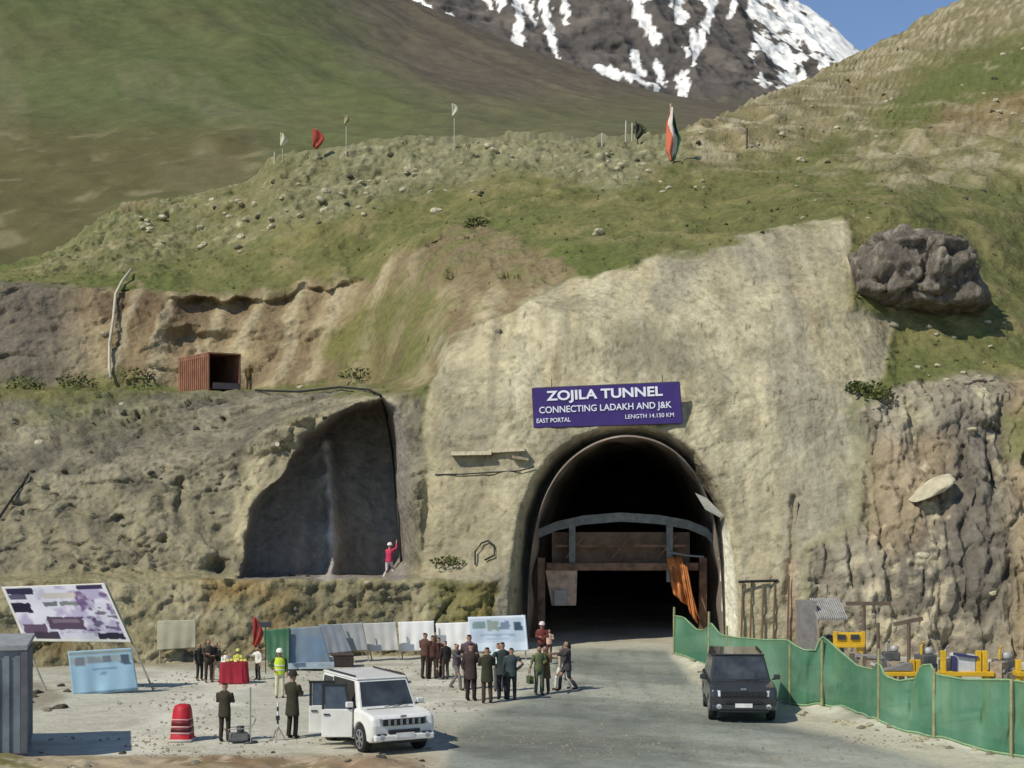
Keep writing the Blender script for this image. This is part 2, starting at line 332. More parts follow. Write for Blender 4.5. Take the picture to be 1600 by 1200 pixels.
# turf lip that overhangs the scarp: a sharp step where the soil is cut away
lip = sdf([(190, 452), (210, 452), (300, 470), (400, 462), (520, 452), (590, 432), (612, 404), (700, 372), (700, 520), (560, 560), (190, 560)], wx, wy)
lipfade = np.clip(.55 + .9 * vn(XW / 4 + 2, 0 * XW, 0 * XW), 0, 1)
dep += smooth(-1, 5, lip) * (1 - smooth(18, 60, lip)) * 1.5 * lipfade
for pts_, dpt, wd_ in [([(1238, 778), (1240, 870)], .5, 5), ([(1236, 880), (1228, 1000)], .45, 7), ([(1205, 905), (1203, 985)], .25, 4), ([(1180, 910), (1178, 985)], .22, 4),
                       ([(1500, 700), (1505, 780), (1498, 860), (1505, 950)], .7, 7), ([(1540, 690), (1548, 800), (1540, 900)], .8, 8), ([(1565, 720), (1572, 900)], .7, 7),
                       ([(1455, 880), (1450, 960)], .6, 7), ([(1350, 690), (1362, 800), (1350, 900)], .35, 6), ([(1420, 890), (1460, 897)], .5, 6),
                       ([(340, 830), (338, 890)], 1.3, 11), ([(285, 750), (280, 800), (262, 850)], .6, 7), ([(590, 430), (520, 450)], .9, 7),
                       ([(1362, 600), (1366, 640)], .7, 10),
                       ([(610, 615), (622, 650), (632, 720), (640, 800), (652, 880)], .9, 7), ([(670, 600), (674, 700), (668, 800)], .8, 8),
                       ([(1330, 400), (1332, 480)], .5, 6)]:
    dep += dpt * .55 * np.clip(.5 + 1.6 * vn(XW / .9, Yg / 2, ZW / 1.1), 0, 1.3) * np.exp(-(seg(pts_, PXg + 9 * n2, PYg + 6 * n1) / (wd_ * (.8 + .5 * n2))) ** 2)
Yd = Yg + dep
XW2 = (PXg - 800) / F * Yd; ZW2 = CAMH - (PYg - HY) / F * Yd
XT = XW2; YT = Yd - rel * 0.93; ZT = ZW2 + rel * np.where(PYg < 440, .55, .2) * (1 - mS * .8)
# --- colour of the ground, with some light and shade painted in
def CL(*c): return np.array(lin(c))
nf = fbm(XT / .45, YT / .45, ZT / .45, 3); nm = fbm(XT / 2.6 + 5, YT / 2.6, ZT / 2.6 + 8, 4)
C = np.zeros(PYg.shape + (3,)) + CL(103, 104, 62)
C = mixc(C, CL(122, 117, 74), smooth(-.1, .5, nm)); C = mixc(C, CL(92, 98, 54), smooth(.1, .6, n3)); C = mixc(C, CL(132, 120, 86), smooth(.15, .5, n2 + .4 * n1) * .5)
C = mixc(C, CL(126, 104, 70), smooth(.15, .6, n1) * smooth(700, 200, PXg) * .5)
stn = smooth(.28, .5, nf) * smooth(-.2, .5, n2)
C = mixc(C, CL(138, 134, 104), np.clip(mK * (.32 + .4 * smooth(350, 600, PXg)) * (1.0 + .6 * nf) + .3 * mK * n2, 0, 1)); C = mixc(C, CL(176, 170, 132), stn * mK * .8)
C = mixc(C, CL(136, 124, 92), np.clip(mRT * (.85 + .8 * n2), 0, 1)); C = mixc(C, CL(178, 168, 138), mRT * smooth(.0, .4, n2) * .7)
orange = smooth(-15, 15, sdf([(1390, 200), (1440, 150), (1640, 120), (1640, 180), (1480, 215)], wx, wy)); C = mixc(C, CL(126, 104, 70), orange * .6)
grn = smooth(-12, 12, sdf([(1360, 200), (1440, 130), (1640, 60), (1640, 125), (1480, 175), (1420, 210)], wx, wy)); C = mixc(C, CL(98, 104, 58), grn * .85)
pale = smooth(.2, .55, fbm(XT / 3, YT / 9, ZT / 1.1, 4)) * smooth(1040, 1150, PXg) * smooth(330, 250, PYg); C = mixc(C, CL(158, 148, 116), pale * .75)
# scarp
sc = mixc(CL(128, 112, 84), CL(160, 144, 110), smooth(-.3, .4, vs2 + .4 * n2)); sc = mixc(sc, CL(116, 98, 74), smooth(.05, .5, n1))
sc = mixc(sc, CL(182, 170, 138), smooth(.3, .9, np.sin(XW / .42 - ZW * .45 + 2.2 * n1 + 1.5 * n2)) * smooth(120, 200, PXg) * .45); sc = mixc(sc, CL(112, 96, 74), smooth(.35, .9, -np.sin(XW / .42 - ZW * .45 + 2.2 * n1 + 1.5 * n2)) * smooth(200, 260, PXg) * .45)  # flutes' light and shade painted in: pale on crests, dark in hollows
sc = mixc(sc, CL(106, 98, 86), smooth(190, 60, PXg + 30 * n1) * .9)
sc = mixc(sc, CL(108, 104, 62), smooth(-20, 20, sdf([(500, 540), (560, 470), (640, 440), (700, 470), (690, 530), (650, 600), (520, 600)], wx, wy)) * np.clip(.75 + .6 * n2, 0, 1))
sc = mixc(sc, CL(120, 108, 78), smooth(600, 680, PXg) * smooth(470, 430, PYg) * .8); sc = mixc(sc, CL(106, 108, 64), smooth(560, 640, PXg) * smooth(-.1, .35, n2 + .4 * n1) * .7)
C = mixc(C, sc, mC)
ta = mixc(CL(118, 112, 94), CL(142, 134, 110), smooth(-.3, .4, nm)); ta = mixc(ta, CL(80, 76, 58), smooth(.25, .5, nf + .3 * n2) * .7)
ta = mixc(ta, CL(168, 160, 126), smooth(.35, .6, -nf + .3 * nm) * .6)
ta = mixc(ta, CL(146, 137, 108), smooth(720, 790, PYg) * (.55 + .4 * vs2)); ta = mixc(ta, CL(104, 106, 62), smooth(.1, .5, n1) * smooth(760, 620, PYg) * .6)
ta = mixc(ta, CL(180, 168, 134), smooth(-12, 12, sdf([(360, 905), (366, 760), (395, 705), (430, 690), (540, 622), (575, 612), (600, 622), (500, 660), (420, 735), (400, 800), (398, 905)], wx, wy)) * .85)
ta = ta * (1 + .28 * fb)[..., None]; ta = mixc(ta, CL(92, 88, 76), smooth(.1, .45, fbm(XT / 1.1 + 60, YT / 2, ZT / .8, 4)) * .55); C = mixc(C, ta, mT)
gt = smooth(-8, 8, sdf([(-1700, 585), (60, 592), (150, 575), (260, 598), (250, 622), (120, 634), (-1700, 640)], wx, wy)); C = mixc(C, CL(104, 104, 62), gt * .7 * np.clip(.6 + n2, 0, 1))
lo = mixc(CL(132, 124, 94), CL(164, 154, 122), smooth(-.2, .5, nm)); lo = mixc(lo, CL(150, 118, 62), smooth(.15, .5, n1) * .7)
lo = mixc(lo, CL(88, 80, 56), smooth(.25, .55, n2) * .6); lo = mixc(lo, CL(112, 108, 62), smooth(650, 690, PXg) * .7)
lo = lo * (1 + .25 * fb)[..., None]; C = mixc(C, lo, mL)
C = mixc(C, CL(150, 140, 105), smooth(-5, 5, sdf([(-1700, 890), (800, 890), (800, 912), (-1700, 914)], PXg, wy)) * .45 * (1 - mS))
rc = mixc(CL(122, 114, 98), CL(150, 141, 120), smooth(-.3, .4, vs)); rc = mixc(rc, CL(100, 94, 84), smooth(-30, 20, sdf([(1470, 640), (1575, 640), (1580, 960), (1440, 960), (1400, 900)], wx, wy)) * .75)
rc = mixc(rc, CL(138, 120, 92), smooth(-30, 20, sdf([(1350, 690), (1480, 680), (1470, 800), (1400, 880), (1340, 830)], wx, wy)) * .6)
rc = mixc(rc, CL(150, 130, 96), smooth(1545, 1610, wx) * .7); rc = mixc(rc, CL(176, 164, 134), smooth(.2, .5, vs2 + .6 * nf) * .7); rc = mixc(rc, CL(84, 78, 68), smooth(.1, .4, vs - .3 * nf) * .6)
rc = mixc(rc, CL(104, 106, 64), smooth(-14, 30, sdf([(1555, 640), (3200, 600), (3200, 740), (1560, 730)], wx, wy)) * .8)
rc = mixc(rc, CL(170, 160, 128), smooth(-10, 10, sdf([(1330, 640), (1420, 590), (1600, 580), (1600, 640), (1420, 660), (1340, 690)], wx, wy)) * smooth(-.2, .4, vs2) * .75)
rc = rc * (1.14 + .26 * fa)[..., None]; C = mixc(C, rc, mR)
so = mixc(CL(166, 155, 124), CL(188, 177, 144), smooth(-.3, .3, vs2 + .3 * n1)); so = mixc(so, CL(148, 138, 108), smooth(.0, .55, n1) * .7)
so = mixc(so, CL(190, 177, 136), smooth(.15, .6, fbm(XT / 1.4 + 3, YT / 9, ZT / 4 + 2, 3)) * .6)
so = mixc(so, CL(126, 112, 82), smooth(.25, .6, fbm(XT / .7 + 13, YT / 9, ZT / 5 + 2, 3)) * .55)
so = mixc(so, CL(156, 150, 126), smooth(-30, 30, sdf([(1220, 600), (1360, 600), (1360, 900), (1230, 900)], wx, wy)) * .7)
so = mixc(so, CL(138, 132, 114), smooth(.0, .35, fbm(XT / 2.6 + 7, YT / 9, ZT / 4.5 + 2, 4)) * .6); so = mixc(so, CL(138, 132, 110), smooth(-20, 50, sdf([(950, 560), (1000, 480), (1110, 520), (1130, 600), (960, 600)], wx, wy)) * .8)
so = mixc(so, CL(188, 176, 140), smooth(-12, 20, sdf([(690, 545), (760, 505), (850, 465), (900, 450), (880, 520), (800, 620), (690, 640)], wx, wy)) * .5)
so = mixc(so, CL(150, 112, 84), smooth(-4, 8, sdf([(1225, 870), (1250, 870), (1250, 1010), (1222, 1010)], wx, PYg)) * .5)
so = mixc(so, CL(112, 100, 74), smooth(.25, .5, nf) * .5); so = mixc(so, CL(134, 126, 106), smooth(.0, .35, vs + .5 * n1) * .5); so = mixc(so, CL(196, 189, 162), smooth(.15, .5, fbm(XT / .6 + 23, YT / 9, ZT / 3 + 2, 4)) * .3); so = mixc(so, CL(126, 118, 96), smooth(.1, .45, fbm(XT / 3.2 + 3, YT / 3, ZT / 2.4 + 2, 4)) * .55)
for _ in range(90):      # drill marks and bolts
    bx_, by_ = RNG.uniform(680, 1330), RNG.uniform(400, 960); ln_ = RNG.uniform(2, 9)
    kk = (np.abs(PXg - bx_) < 12) & (np.abs(PYg - by_) < 20)
    so[kk] = mixc(so[kk], CL(92, 82, 62), np.exp(-(seg([(bx_, by_), (bx_ + RNG.uniform(-1, 1), by_ + ln_)], PXg[kk], PYg[kk]) / 1.7) ** 2) * .8)
C = mixc(C, so, mS)
rcs = mixc(CL(126, 120, 110), CL(146, 138, 126), smooth(-.3, .3, vs)); rcs = mixc(rcs, CL(186, 178, 168), np.clip(rib * (.75 + .6 * n2) * 1.1 + .8 * smooth(.25, .5, vs) * smooth(500, 540, PXg) * smooth(560, 520, PXg), 0, 1)); rcs = mixc(rcs, CL(132, 126, 116), smooth(.2, .5, vs) * .5 + .0 * vs)  # the rib stands in shade; its lit look is put into a pale colour
C = mixc(C, rcs, mRec * smooth(660, 620, PXg))
C = mixc(C, CL(80, 75, 68), np.where(md > -3, smooth(6, 16, md), 0) * .85)  # flare painted darker: wet shotcrete tone plus its own shade
C = mixc(C, CL(238, 232, 206), np.where(md > -3, smooth(-3, 6, md), 0) * smooth(1100, 1130, PXg) * smooth(800, 850, PYg))  # sunlit strip on the right jamb painted in as a pale tone
C = C * (1 + .12 * n3[..., None]) * (1 + (.15 * nf * (1 - .75 * mS) + .12 * n2 * (1 - .5 * mS))[..., None])
cy = .25 * (ld[:-1, :-1] + ld[1:, :-1] + ld[:-1, 1:] + ld[1:, 1:])
M_ter = vmat('hillside_ground', bump=.16, bscale=3.0, var=.27, scale=2.2)
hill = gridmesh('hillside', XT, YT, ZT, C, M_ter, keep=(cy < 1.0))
SURF = dict(px=PXg, py=PYg)
TXW = np.stack([XT, YT, ZT], -1)
SPX = 800 + F * TXW[..., 0] / TXW[..., 1]; SPY = HY - F * (TXW[..., 2] - CAMH) / TXW[..., 1]
def surf(px, py):
    """the nearest visible point of the hillside along the line of sight through (px, py)"""
    d = (SPX - px) ** 2 + (SPY - py) ** 2
    k = d < 14
    if not k.any(): i = np.unravel_index(np.argmin(d), d.shape); return Vector(TXW[i])
    yy = np.where(k, TXW[..., 1], 1e9); i = np.unravel_index(np.argmin(yy), yy.shape); return Vector(TXW[i])

# ------------------------------------------------------------------ rear hill
def sheet(name, pxs, kn, rn, m, relief, paint, kind='structure'):
    kp = [knots(a, pxs) for a, b in kn]; kY = [knots(b, pxs) for a, b in kn]
    rp, ry = [kp[0]], [kY[0]]
    for i in range(1, len(kn)):
        for j in range(1, rn[i] + 1):
            t = j / rn[i]; rp.append(kp[i - 1] * (1 - t) + kp[i] * t); ry.append(kY[i - 1] * (1 - t) + kY[i] * t)
    py = np.array(rp); Y = np.array(ry); px = np.broadcast_to(pxs, py.shape).copy()
    for _ in range(6): Y[1:-1] = Y[1:-1] * .5 + .25 * (Y[:-2] + Y[2:])
    X = (px - 800) / F * Y; Z = CAMH - (py - HY) / F * Y
    dx, dy, dz = relief(X, Y, Z, px, py)
    C = paint(X, Y, Z, px, py)
    return gridmesh(name, X + dx, Y + dy, Z + dz, C, m, kind=kind)
pxr = np.concatenate([np.linspace(-2500, -60, 60), np.arange(-50, 1300, 4), np.linspace(1310, 2600, 30)])
kn = [([(-2500, 520), (0, 480), (400, 380), (700, 280), (1000, 265), (1300, 270), (2600, 400)], [(-2500, 120), (0, 140), (700, 150), (1000, 160), (2600, 170)]),
      ([(-2500, 300), (0, 300), (400, 260), (700, 215), (1000, 205), (1300, 220), (2600, 350)], [(-2500, 170), (0, 190), (700, 200), (1000, 215), (2600, 230)]),
      ([(-2500, 100), (0, 120), (400, 110), (700, 150), (850, 162), (1000, 172), (1300, 200), (2600, 320)], [(-2500, 250), (0, 270), (700, 270), (1000, 290), (2600, 300)]),
      ([(-2500, -500), (0, -420), (300, -230), (500, -100), (640, -5), (700, 24), (800, 66), (930, 114), (1000, 138), (1060, 150), (1110, 158), (1300, 190), (2600, 300)], [(-2500, 420), (0, 460), (640, 420), (930, 380), (1100, 360), (2600, 360)]),
      ([(-2500, -380), (0, -300), (640, 60), (930, 160), (1110, 190), (1300, 240), (2600, 350)], [(-2500, 520), (0, 560), (640, 520), (1100, 460), (2600, 450)])]
def rel_r(X, Y, Z, px, py):
    n = fbm(X / 30, Y / 30, Z / 30, 4); r_ = ridged((X + .7 * Y) / 34, 0 * X, Z / 160, 3); s_ = fbm(X / 5, Y / 5, Z / 5, 3)
    k = smooth(100, 20, py) * smooth(700, 900, px)
    a = (3.2 * n + 2.0 * r_ + .5 * s_) * (1 - .5 * smooth(850, 1000, px))
    return 0, -a, .45 * a
def pa_r(X, Y, Z, px, py):
    n = fbm(X / 22, Y / 22, Z / 22, 5); s_ = fbm(X / 4, Y / 4, Z / 4, 4); n3 = fbm(X / 60 + 4, Y / 60, Z / 60, 3); d_ = fbm((X + .75 * Z) / 7, 0 * X + Y / 60, (Z - .75 * X) / 40, 4)
    C = np.zeros(px.shape + (3,)) + CL(88, 94, 60)
    C = mixc(C, CL(92, 90, 60), smooth(-.1, .5, n) * .7)
    C = mixc(C, CL(94, 86, 72), smooth(-60, 120, px - 560 + .9 * (100 - py) + 60 * n))
    C = mixc(C, CL(78, 72, 54), smooth(-.1, .5, n3) * .35)
    C = mixc(C, CL(94, 82, 56), smooth(-30, 40, sdf([(-100, 180), (380, 200), (420, 240), (380, 310), (200, 320), (100, 420), (-100, 430)], px, py)) * .55)
    C = mixc(C, CL(126, 118, 90), smooth(.25, .6, s_ + .5 * n) * smooth(160, 240, py) * smooth(480, 380, px) * .6)
    C = mixc(C, CL(116, 110, 84), smooth(.15, .5, d_) * .35)
    C = mixc(C, CL(98, 100, 64), smooth(-30, 40, sdf([(420, 130), (700, 150), (1060, 160), (1060, 230), (420, 260)], px, py)) * .6)
    C = mixc(C, CL(100, 99, 66), smooth(.2, .6, n3) * .4)
    return C * 1.08 * (1 + .16 * s_[..., None])
M_far = vmat('far_hill_ground', bump=.5, bscale=.35, var=.16, scale=.25)
sheet('hills', pxr, kn, [0, 60, 60, 130, 4], M_far, rel_r, pa_r)

# ------------------------------------------------------------------ snow mountain
pxm = np.concatenate([np.linspace(-600, 560, 40), np.arange(565, 1420, 2.2), np.linspace(1430, 2600, 40)])
kn = [([(-600, 420), (600, 300), (1100, 260), (1400, 260), (2600, 420)], [(-600, 700), (1100, 760), (2600, 700)]),
      ([(-600, -60), (600, 90), (1100, 140), (1400, 190), (2600, 380)], [(-600, 950), (1100, 950), (2600, 900)]),
      ([(-600, -300), (500, -260), (700, -330), (1000, -300), (1100, -160), (1170, -70), (1228, -2), (1290, 40), (1345, 86), (1372, 118), (1450, 170), (2600, 360)], [(-600, 1300), (900, 1400), (1228, 1300), (1345, 1240), (2600, 1200)]),
      ([(-600, -100), (1000, -100), (1228, 100), (1345, 160), (2600, 400)], [(-600, 1700), (1228, 1650), (2600, 1500)])]
def rel_m(X, Y, Z, px, py):
    r_ = ridged((X + .25 * Z) / 70, Y / 200, Z / 260, 4); s_ = fbm(X / 14, Y / 14, Z / 14, 4)
    k = smooth(1345, 1250, px) * .7 + .3
    a = (22 * r_ + 9 * s_) * k
    return 0, -a, .1 * a * k
SNOW = [([(805, -40), (808, 0), (812, 45), (811, 75)], 6), ([(845, -30), (850, 20), (858, 50), (866, 85)], 5), ([(880, -20), (884, 40)], 4), ([(870, 100), (872, 110)], 3),
        ([(636, -6), (655, 8), (672, 24)], 3), ([(700, 40), (714, 52)], 2.5), ([(780, 0), (784, 14)], 5), ([(760, -10), (766, 10)], 4), ([(720, -20), (700, 4)], 5), ([(820, 0), (835, 40)], 3.5),
        ([(993, 5), (1000, 30), (1010, 48), (1021, 66)], 7), ([(990, 84), (993, 100), (1001, 117)], 5), ([(1004, -10), (1004, 12)], 4), ([(1056, -10), (1058, 14), (1062, 44)], 6),
        ([(1024, 100), (1030, 115), (1037, 132)], 4), ([(1066, 128), (1067, 142)], 7), ([(1078, 62), (1084, 95), (1080, 108)], 3), ([(1116, -10), (1112, 18), (1100, 45), (1090, 80)], 5),
        ([(1080, -20), (1098, 8), (1112, 14)], 5), ([(1144, 8), (1141, 34)], 4), ([(1040, -10), (1046, 10)], 3), ([(934, 113), (944, 119), (962, 127), (990, 133), (1022, 139)], 5.5), ([(1070, 78), (1072, 90)], 3)]
def pa_m(X, Y, Z, px, py):
    s_ = fbm(X / 9, Y / 9, Z / 9, 4); n = fbm(X / 50, Y / 50, Z / 50, 4)
    C = np.zeros(px.shape + (3,)) + CL(92, 86, 80); C = mixc(C, CL(116, 108, 98), smooth(-.2, .5, n + .3 * s_)); C = mixc(C, CL(84, 86, 54), smooth(130, 200, py + 20 * n) * .6)
    sn = np.zeros(px.shape)
    jx = px + 4 * s_ + 3 * vn(px / 6, py / 6, 0 * px); jy = py + 6 * vn(px / 9 + 3, py / 9, 0 * px)
    for pts, wd in [(p_, w_ * 1.3) for p_, w_ in SNOW]:
        sn = np.maximum(sn, smooth(wd * 1.15, wd * .75, seg(pts, jx, jy) + wd * .55 * s_ + wd * .5 * vn(px / 4, py / 7, 1 + 0 * px)))
    big = sdf([(1166, -200), (1170, -100), (1236, -10), (1420, 150), (1330, 108), (1240, 136), (1166, 142), (1186, 118), (1164, 95), (1176, 60), (1163, 30)], jx, jy)
    # dark ribs that run down the snow face
    u = px + .0 * py; st = fbm((px * .62 - py * .78) / 10 + .5 * s_, (px * .78 + py * .62) / 46, 0 * px, 4); st2 = fbm((px * .45 - py * .9) / 5, (px * .9 + py * .45) / 16, 0 * px + 5, 3)
    thr = .12 + .28 * smooth(1175, 1260, px) - .3 * smooth(70, 140, py) * smooth(1300, 1180, px)
    sn = np.maximum(sn, smooth(-2, 3, big) * smooth(.09, -.03, st + .6 * st2 - thr))
    sn = np.maximum(sn, smooth(-40, -160, py) * smooth(-.1, .2, n))
    return mixc(C * (1 + .25 * s_[..., None]), CL(244, 240, 230), sn)
M_mtn = vmat('mountain_rock', bump=2.5, bscale=.05, var=.06, scale=.06)
sheet('mountain', pxm, kn, [0, 40, 230, 4], M_mtn, rel_m, pa_m)

# ------------------------------------------------------------------ the ground: gravel yard and the road into the tunnel
def gz(x, y):
    """height of the ground"""
    x = np.asarray(x, float); y = np.asarray(y, float)
    z = .035 * fbm(x / 3, y / 3, 0 * x, 3) + .012 * vn(x / .5, y / .5, 0 * x)
    px = 800 + F * x / np.maximum(y, 1)
    b = smooth(39.6, 37.4, y) * smooth(700, 560, px) * (.18 + .16 * vn(x / 1.8, y / 1.8, 0 * x) + 0.08 * vn(x / .5, y / .5, 0 * x))
    z = z + np.where(y > 5, b, 0)
    # rubble shoulder on the right of the road
    yy = np.interp(px, [1040, 1090, 1240, 1350, 1450, 1600], [66, 60.5, 50.5, 45.7, 43.2, 40])
    sh = np.exp(-((y - yy + .5) / 1.0) ** 2) * smooth(1030, 1090, px)
    return z + np.where(y > 20, sh * (.16 + .12 * vn(x / .6, y / .6, 0 * x)), 0)
def gh(x, y): return float(gz(np.array([x]), np.array([y]))[0])
gy = np.concatenate([np.linspace(-300, 20, 12), np.linspace(21, 34.8, 30), np.arange(35, 72, .09), np.linspace(73, 160, 40), np.linspace(180, 6000, 20)])
gx = np.concatenate([np.linspace(-4000, -30, 24), np.linspace(-28, -17.2, 30), np.arange(-17, 23, .07), np.linspace(23.5, 40, 30), np.linspace(60, 4000, 24)])
GX, GY = np.meshgrid(gx, gy); GZ = gz(GX, GY)
gpx = 800 + F * GX / np.maximum(GY, 1); gpy = HY + F * CAMH / np.maximum(GY, 1)
s1 = fbm(GX / 2.5, GY / 2.5, 0 * GX, 5); s2 = fbm(GX / .35, GY / .35, 0 * GX, 3); s3 = fbm(GX / 5 + 9, GY / 1.7, 0 * GX, 4); s4 = fbm(GX / 8 + 3, GY / 3.0 + .2 * GX, 0 * GX + 4, 4)
GC = np.zeros(GX.shape + (3,)) + CL(182, 178, 158)
GC = mixc(GC, CL(204, 200, 180), smooth(-.1, .4, s1)); GC = mixc(GC, CL(150, 146, 126), smooth(.05, .5, s3) * .6)
road = smooth(-10, 14, sdf([(872, 1012), (872, 1030), (850, 1060), (800, 1100), (715, 1130), (690, 1200), (600, 1400), (2400, 1400), (1560, 1225), (1480, 1190), (1330, 1150), (1240, 1128), (1120, 1090), (1075, 1050), (1050, 1012)], gpx + 16 * s1, gpy + 7 * s2 + 4 * s1))
rc_ = mixc(CL(142, 145, 132), CL(126, 130, 119), smooth(-.2, .4, s1)); rc_ = mixc(rc_, CL(168, 167, 150), smooth(.08, .4, s4) * .75); vx = gpx - np.interp(gpy, [1012, 1060, 1110, 1160, 1300], [965, 960, 950, 975, 1050]); wd_r = np.interp(gpy, [1012, 1200], [60, 240])
rut = np.exp(-((np.abs(vx / wd_r + .12 * s3) - .42) / .07) ** 2) + .7 * np.exp(-((np.abs(vx / wd_r - .5 + .15 * s1) - .42) / .05) ** 2); rc_ = mixc(rc_, CL(104, 104, 92), np.clip(rut * (.5 + .8 * s3), 0, 1) * .5)
rc_ = mixc(rc_, CL(100, 104, 94), smooth(.1, .5, -s4 + .3 * s1) * .5)
GC = mixc(GC, rc_, road)
dark = smooth(-30, 30, sdf([(660, 1135), (780, 1120), (860, 1130), (1000, 1140), (1080, 1165), (900, 1185), (720, 1170)], gpx + 20 * s1, gpy + 8 * s1)); GC = mixc(GC, CL(98, 98, 86), dark * .5)
GC = mixc(GC, CL(186, 180, 154), smooth(-6, 12, sdf([(1040, 1012), (1070, 1015), (1140, 1060), (1260, 1108), (1380, 1140), (1620, 1200), (1620, 1230), (1470, 1200), (1300, 1150), (1200, 1128), (1090, 1080)], gpx + 10 * s1, gpy + 5 * s2)) * .8)
brm = smooth(39.9, 38.6, GY + .5 * s1) * smooth(720, 640, gpx) * (GY > 20)
bc = mixc(CL(168, 152, 124), CL(138, 114, 88), smooth(0, .4, s1)); bc = mixc(bc, CL(118, 112, 72), smooth(.1, .4, s4)); bc = mixc(bc, CL(176, 164, 138), smooth(.2, .45, s2) * .7)
GC = mixc(GC, bc, brm)
GC = mixc(GC, CL(134, 122, 88), smooth(58.5, 61, GY) * smooth(560, 400, gpx) * .6)
GC = mixc(GC, CL(100, 98, 66), smooth(35, 25, GY) * .7)
GC = mixc(GC, CL(116, 104, 80), smooth(-4, 8, sdf([(0, 1066), (60, 1062), (110, 1090), (60, 1110), (0, 1120)], gpx, gpy)) * .6)
GC *= (1 + .16 * s2[..., None])
M_gr = vmat('yard_gravel', bump=.03, bscale=7, var=.16, scale=5)
gridmesh('ground', GX, GY, GZ, GC, M_gr)

# ------------------------------------------------------------------ tunnel lining
M_lin = mat('tunnel_concrete', (.26, .21, .17), rough=.9, var=.3, scale=.6, bump=.1, bscale=1.5)
tun = empty('tunnel', P(977, 1015, 69), 0, 'wide horseshoe tunnel mouth with dark concrete lining under the purple sign', 'tunnel')
Y0 = 68.7; axis = Vector(((977 - 800) / F, 1, 0))
ring = [P(a, b, Y0) for a, b in lining]
def refine(pts, k=4):
    out = []
    for a, b in zip(pts[:-1], pts[1:]):
        for j in range(k): out.append(a.lerp(b, j / k))
    return out + [pts[-1]]
for _ in range(3):
    rr_ = [ring[0]]
    for a, b in zip(ring[:-1], ring[1:]): rr_ += [a.lerp(b, .25), a.lerp(b, .75)]
    ring = rr_ + [ring[-1]]
mb = MB(); nr = len(ring); steps = [0, .25] + [2.2 * k for k in range(1, 34)]
c0 = Vector((P(977, 900, Y0).x, Y0, 3.8))
for t in steps:
    for p in ring:
        q = p + axis * t; j_ = .10 * math.sin(q.x * 3 + t) * math.sin(q.z * 2.3 + t * 1.7) if t > 1 else 0
        sc_ = 1.0 if t < 1 else 1.012
        mb.v.append(tuple(c0 + axis * t + (p - c0) * sc_ + (p - c0).normalized() * j_))
for i in range(len(steps) - 1):
    for j in range(nr - 1):
        mb.f.append((i * nr + j, i * nr + j + 1, (i + 1) * nr + j + 1, (i + 1) * nr + j))
k = (len(steps) - 1) * nr; mb.f.append(tuple(k + j for j in range(nr)))
lin_o = mb.build('lining', M_lin, tun, True); lin_o.matrix_parent_inverse = Matrix.Translation(-tun.location)
# collar that closes the gap between the cut and the lining
cb = MB(); n_ = nr
outer = [c0 + (p - c0) * 1.018 for p in ring]
for p in ring: cb.v.append(tuple(p - axis * .02))
for p in outer: cb.v.append(tuple(p + axis * .5))
for p in outer: cb.v.append(tuple(p + axis * 1.4))
for i in range(2):
    for j in range(n_ - 1): cb.f.append((i * n_ + j, i * n_ + j + 1, (i + 1) * n_ + j + 1, (i + 1) * n_ + j))
co = cb.build('collar', M_lin, tun, True); co.matrix_parent_inverse = Matrix.Translation(-tun.location)

def WB(root):   # parent parts given in world coordinates
    return Matrix.Translation(-root.location) if root.rotation_euler.z == 0 else (Matrix.Translation(root.location) @ root.rotation_euler.to_matrix().to_4x4()).inverted()
def part(mb_, name, m, root, **kw):
    o = mb_.build(name, m, root, **kw); o.matrix_parent_inverse = WB(root); return o

# torn pale membrane on the right haunch of the arch
mq = [P(1086, 770, 68.5), P(1104, 778, 68.4), P(1132, 806, 68.3), P(1124, 808, 68.4), P(1102, 796, 68.5)]
mbm = MB(); mbm.add([q for q in mq] + [q + Vector((0, .04, 0)) for q in mq], [(0, 1, 2, 3, 4), (9, 8, 7, 6, 5), (0, 5, 6, 1), (1, 6, 7, 2), (2, 7, 8, 3), (3, 8, 9, 4), (4, 9, 5, 0)]); part0 = mbm.build('torn_membrane', mat('membrane', (.42, .40, .34), rough=.7), tun); part0.matrix_parent_inverse = Matrix.Translation(-tun.location)
# gantry for casting the lining, standing inside
M_gan = mat('gantry_steel', (.22, .225, .21), rough=.6, var=.25, bump=.01)
M_ganb = mat('gantry_rusty_steel', (.22, .13, .085), rough=.8, var=.45, scale=2)
M_glow = mat('orange_glow_cloth', (.60, .24, .08), rough=.8, var=.5, scale=1.6, trans=.25)
M_board = mat('formwork_board', (.55, .38, .28), rough=.9, var=.3)
YG = 73.0
gan = empty('lining_gantry', G(977, 1000), 0, 'steel lining gantry with arched rib and deck just inside the tunnel mouth', 'gantry'); gan.location = (P(977, 900, YG).x, YG, 0)
pts = [P(a, b, YG) for a, b in [(822, 850), (836, 832), (870, 818), (910, 809), (970, 804), (1030, 808), (1075, 816), (1104, 828), (1118, 845)]]
rb = MB()
for a, b in zip(pts[:-1], pts[1:]):
    d = (b - a); rb.hexa([a + Vector((0, -.1, -.33)), b + Vector((0, -.1, -.33)), b + Vector((0, .5, -.33)), a + Vector((0, .5, -.33))], [a + Vector((0, -.1, .1)), b + Vector((0, -.1, .1)), b + Vector((0, .5, .1)), a + Vector((0, .5, .1))])
part(rb, 'arch_rib', M_gan, gan)
for px_ in (894, 1046): part(MB().box(P(px_, 860, YG + .2), (.3, .3, 3.0)), 'post', M_gan, gan)
for px_ in (846, 1098):
    o_ = P(px_, 930, YG + .3); part(MB().box((o_.x, o_.y, 1.9), (.35, .35, 3.8)), 'leg', M_ganb, gan)
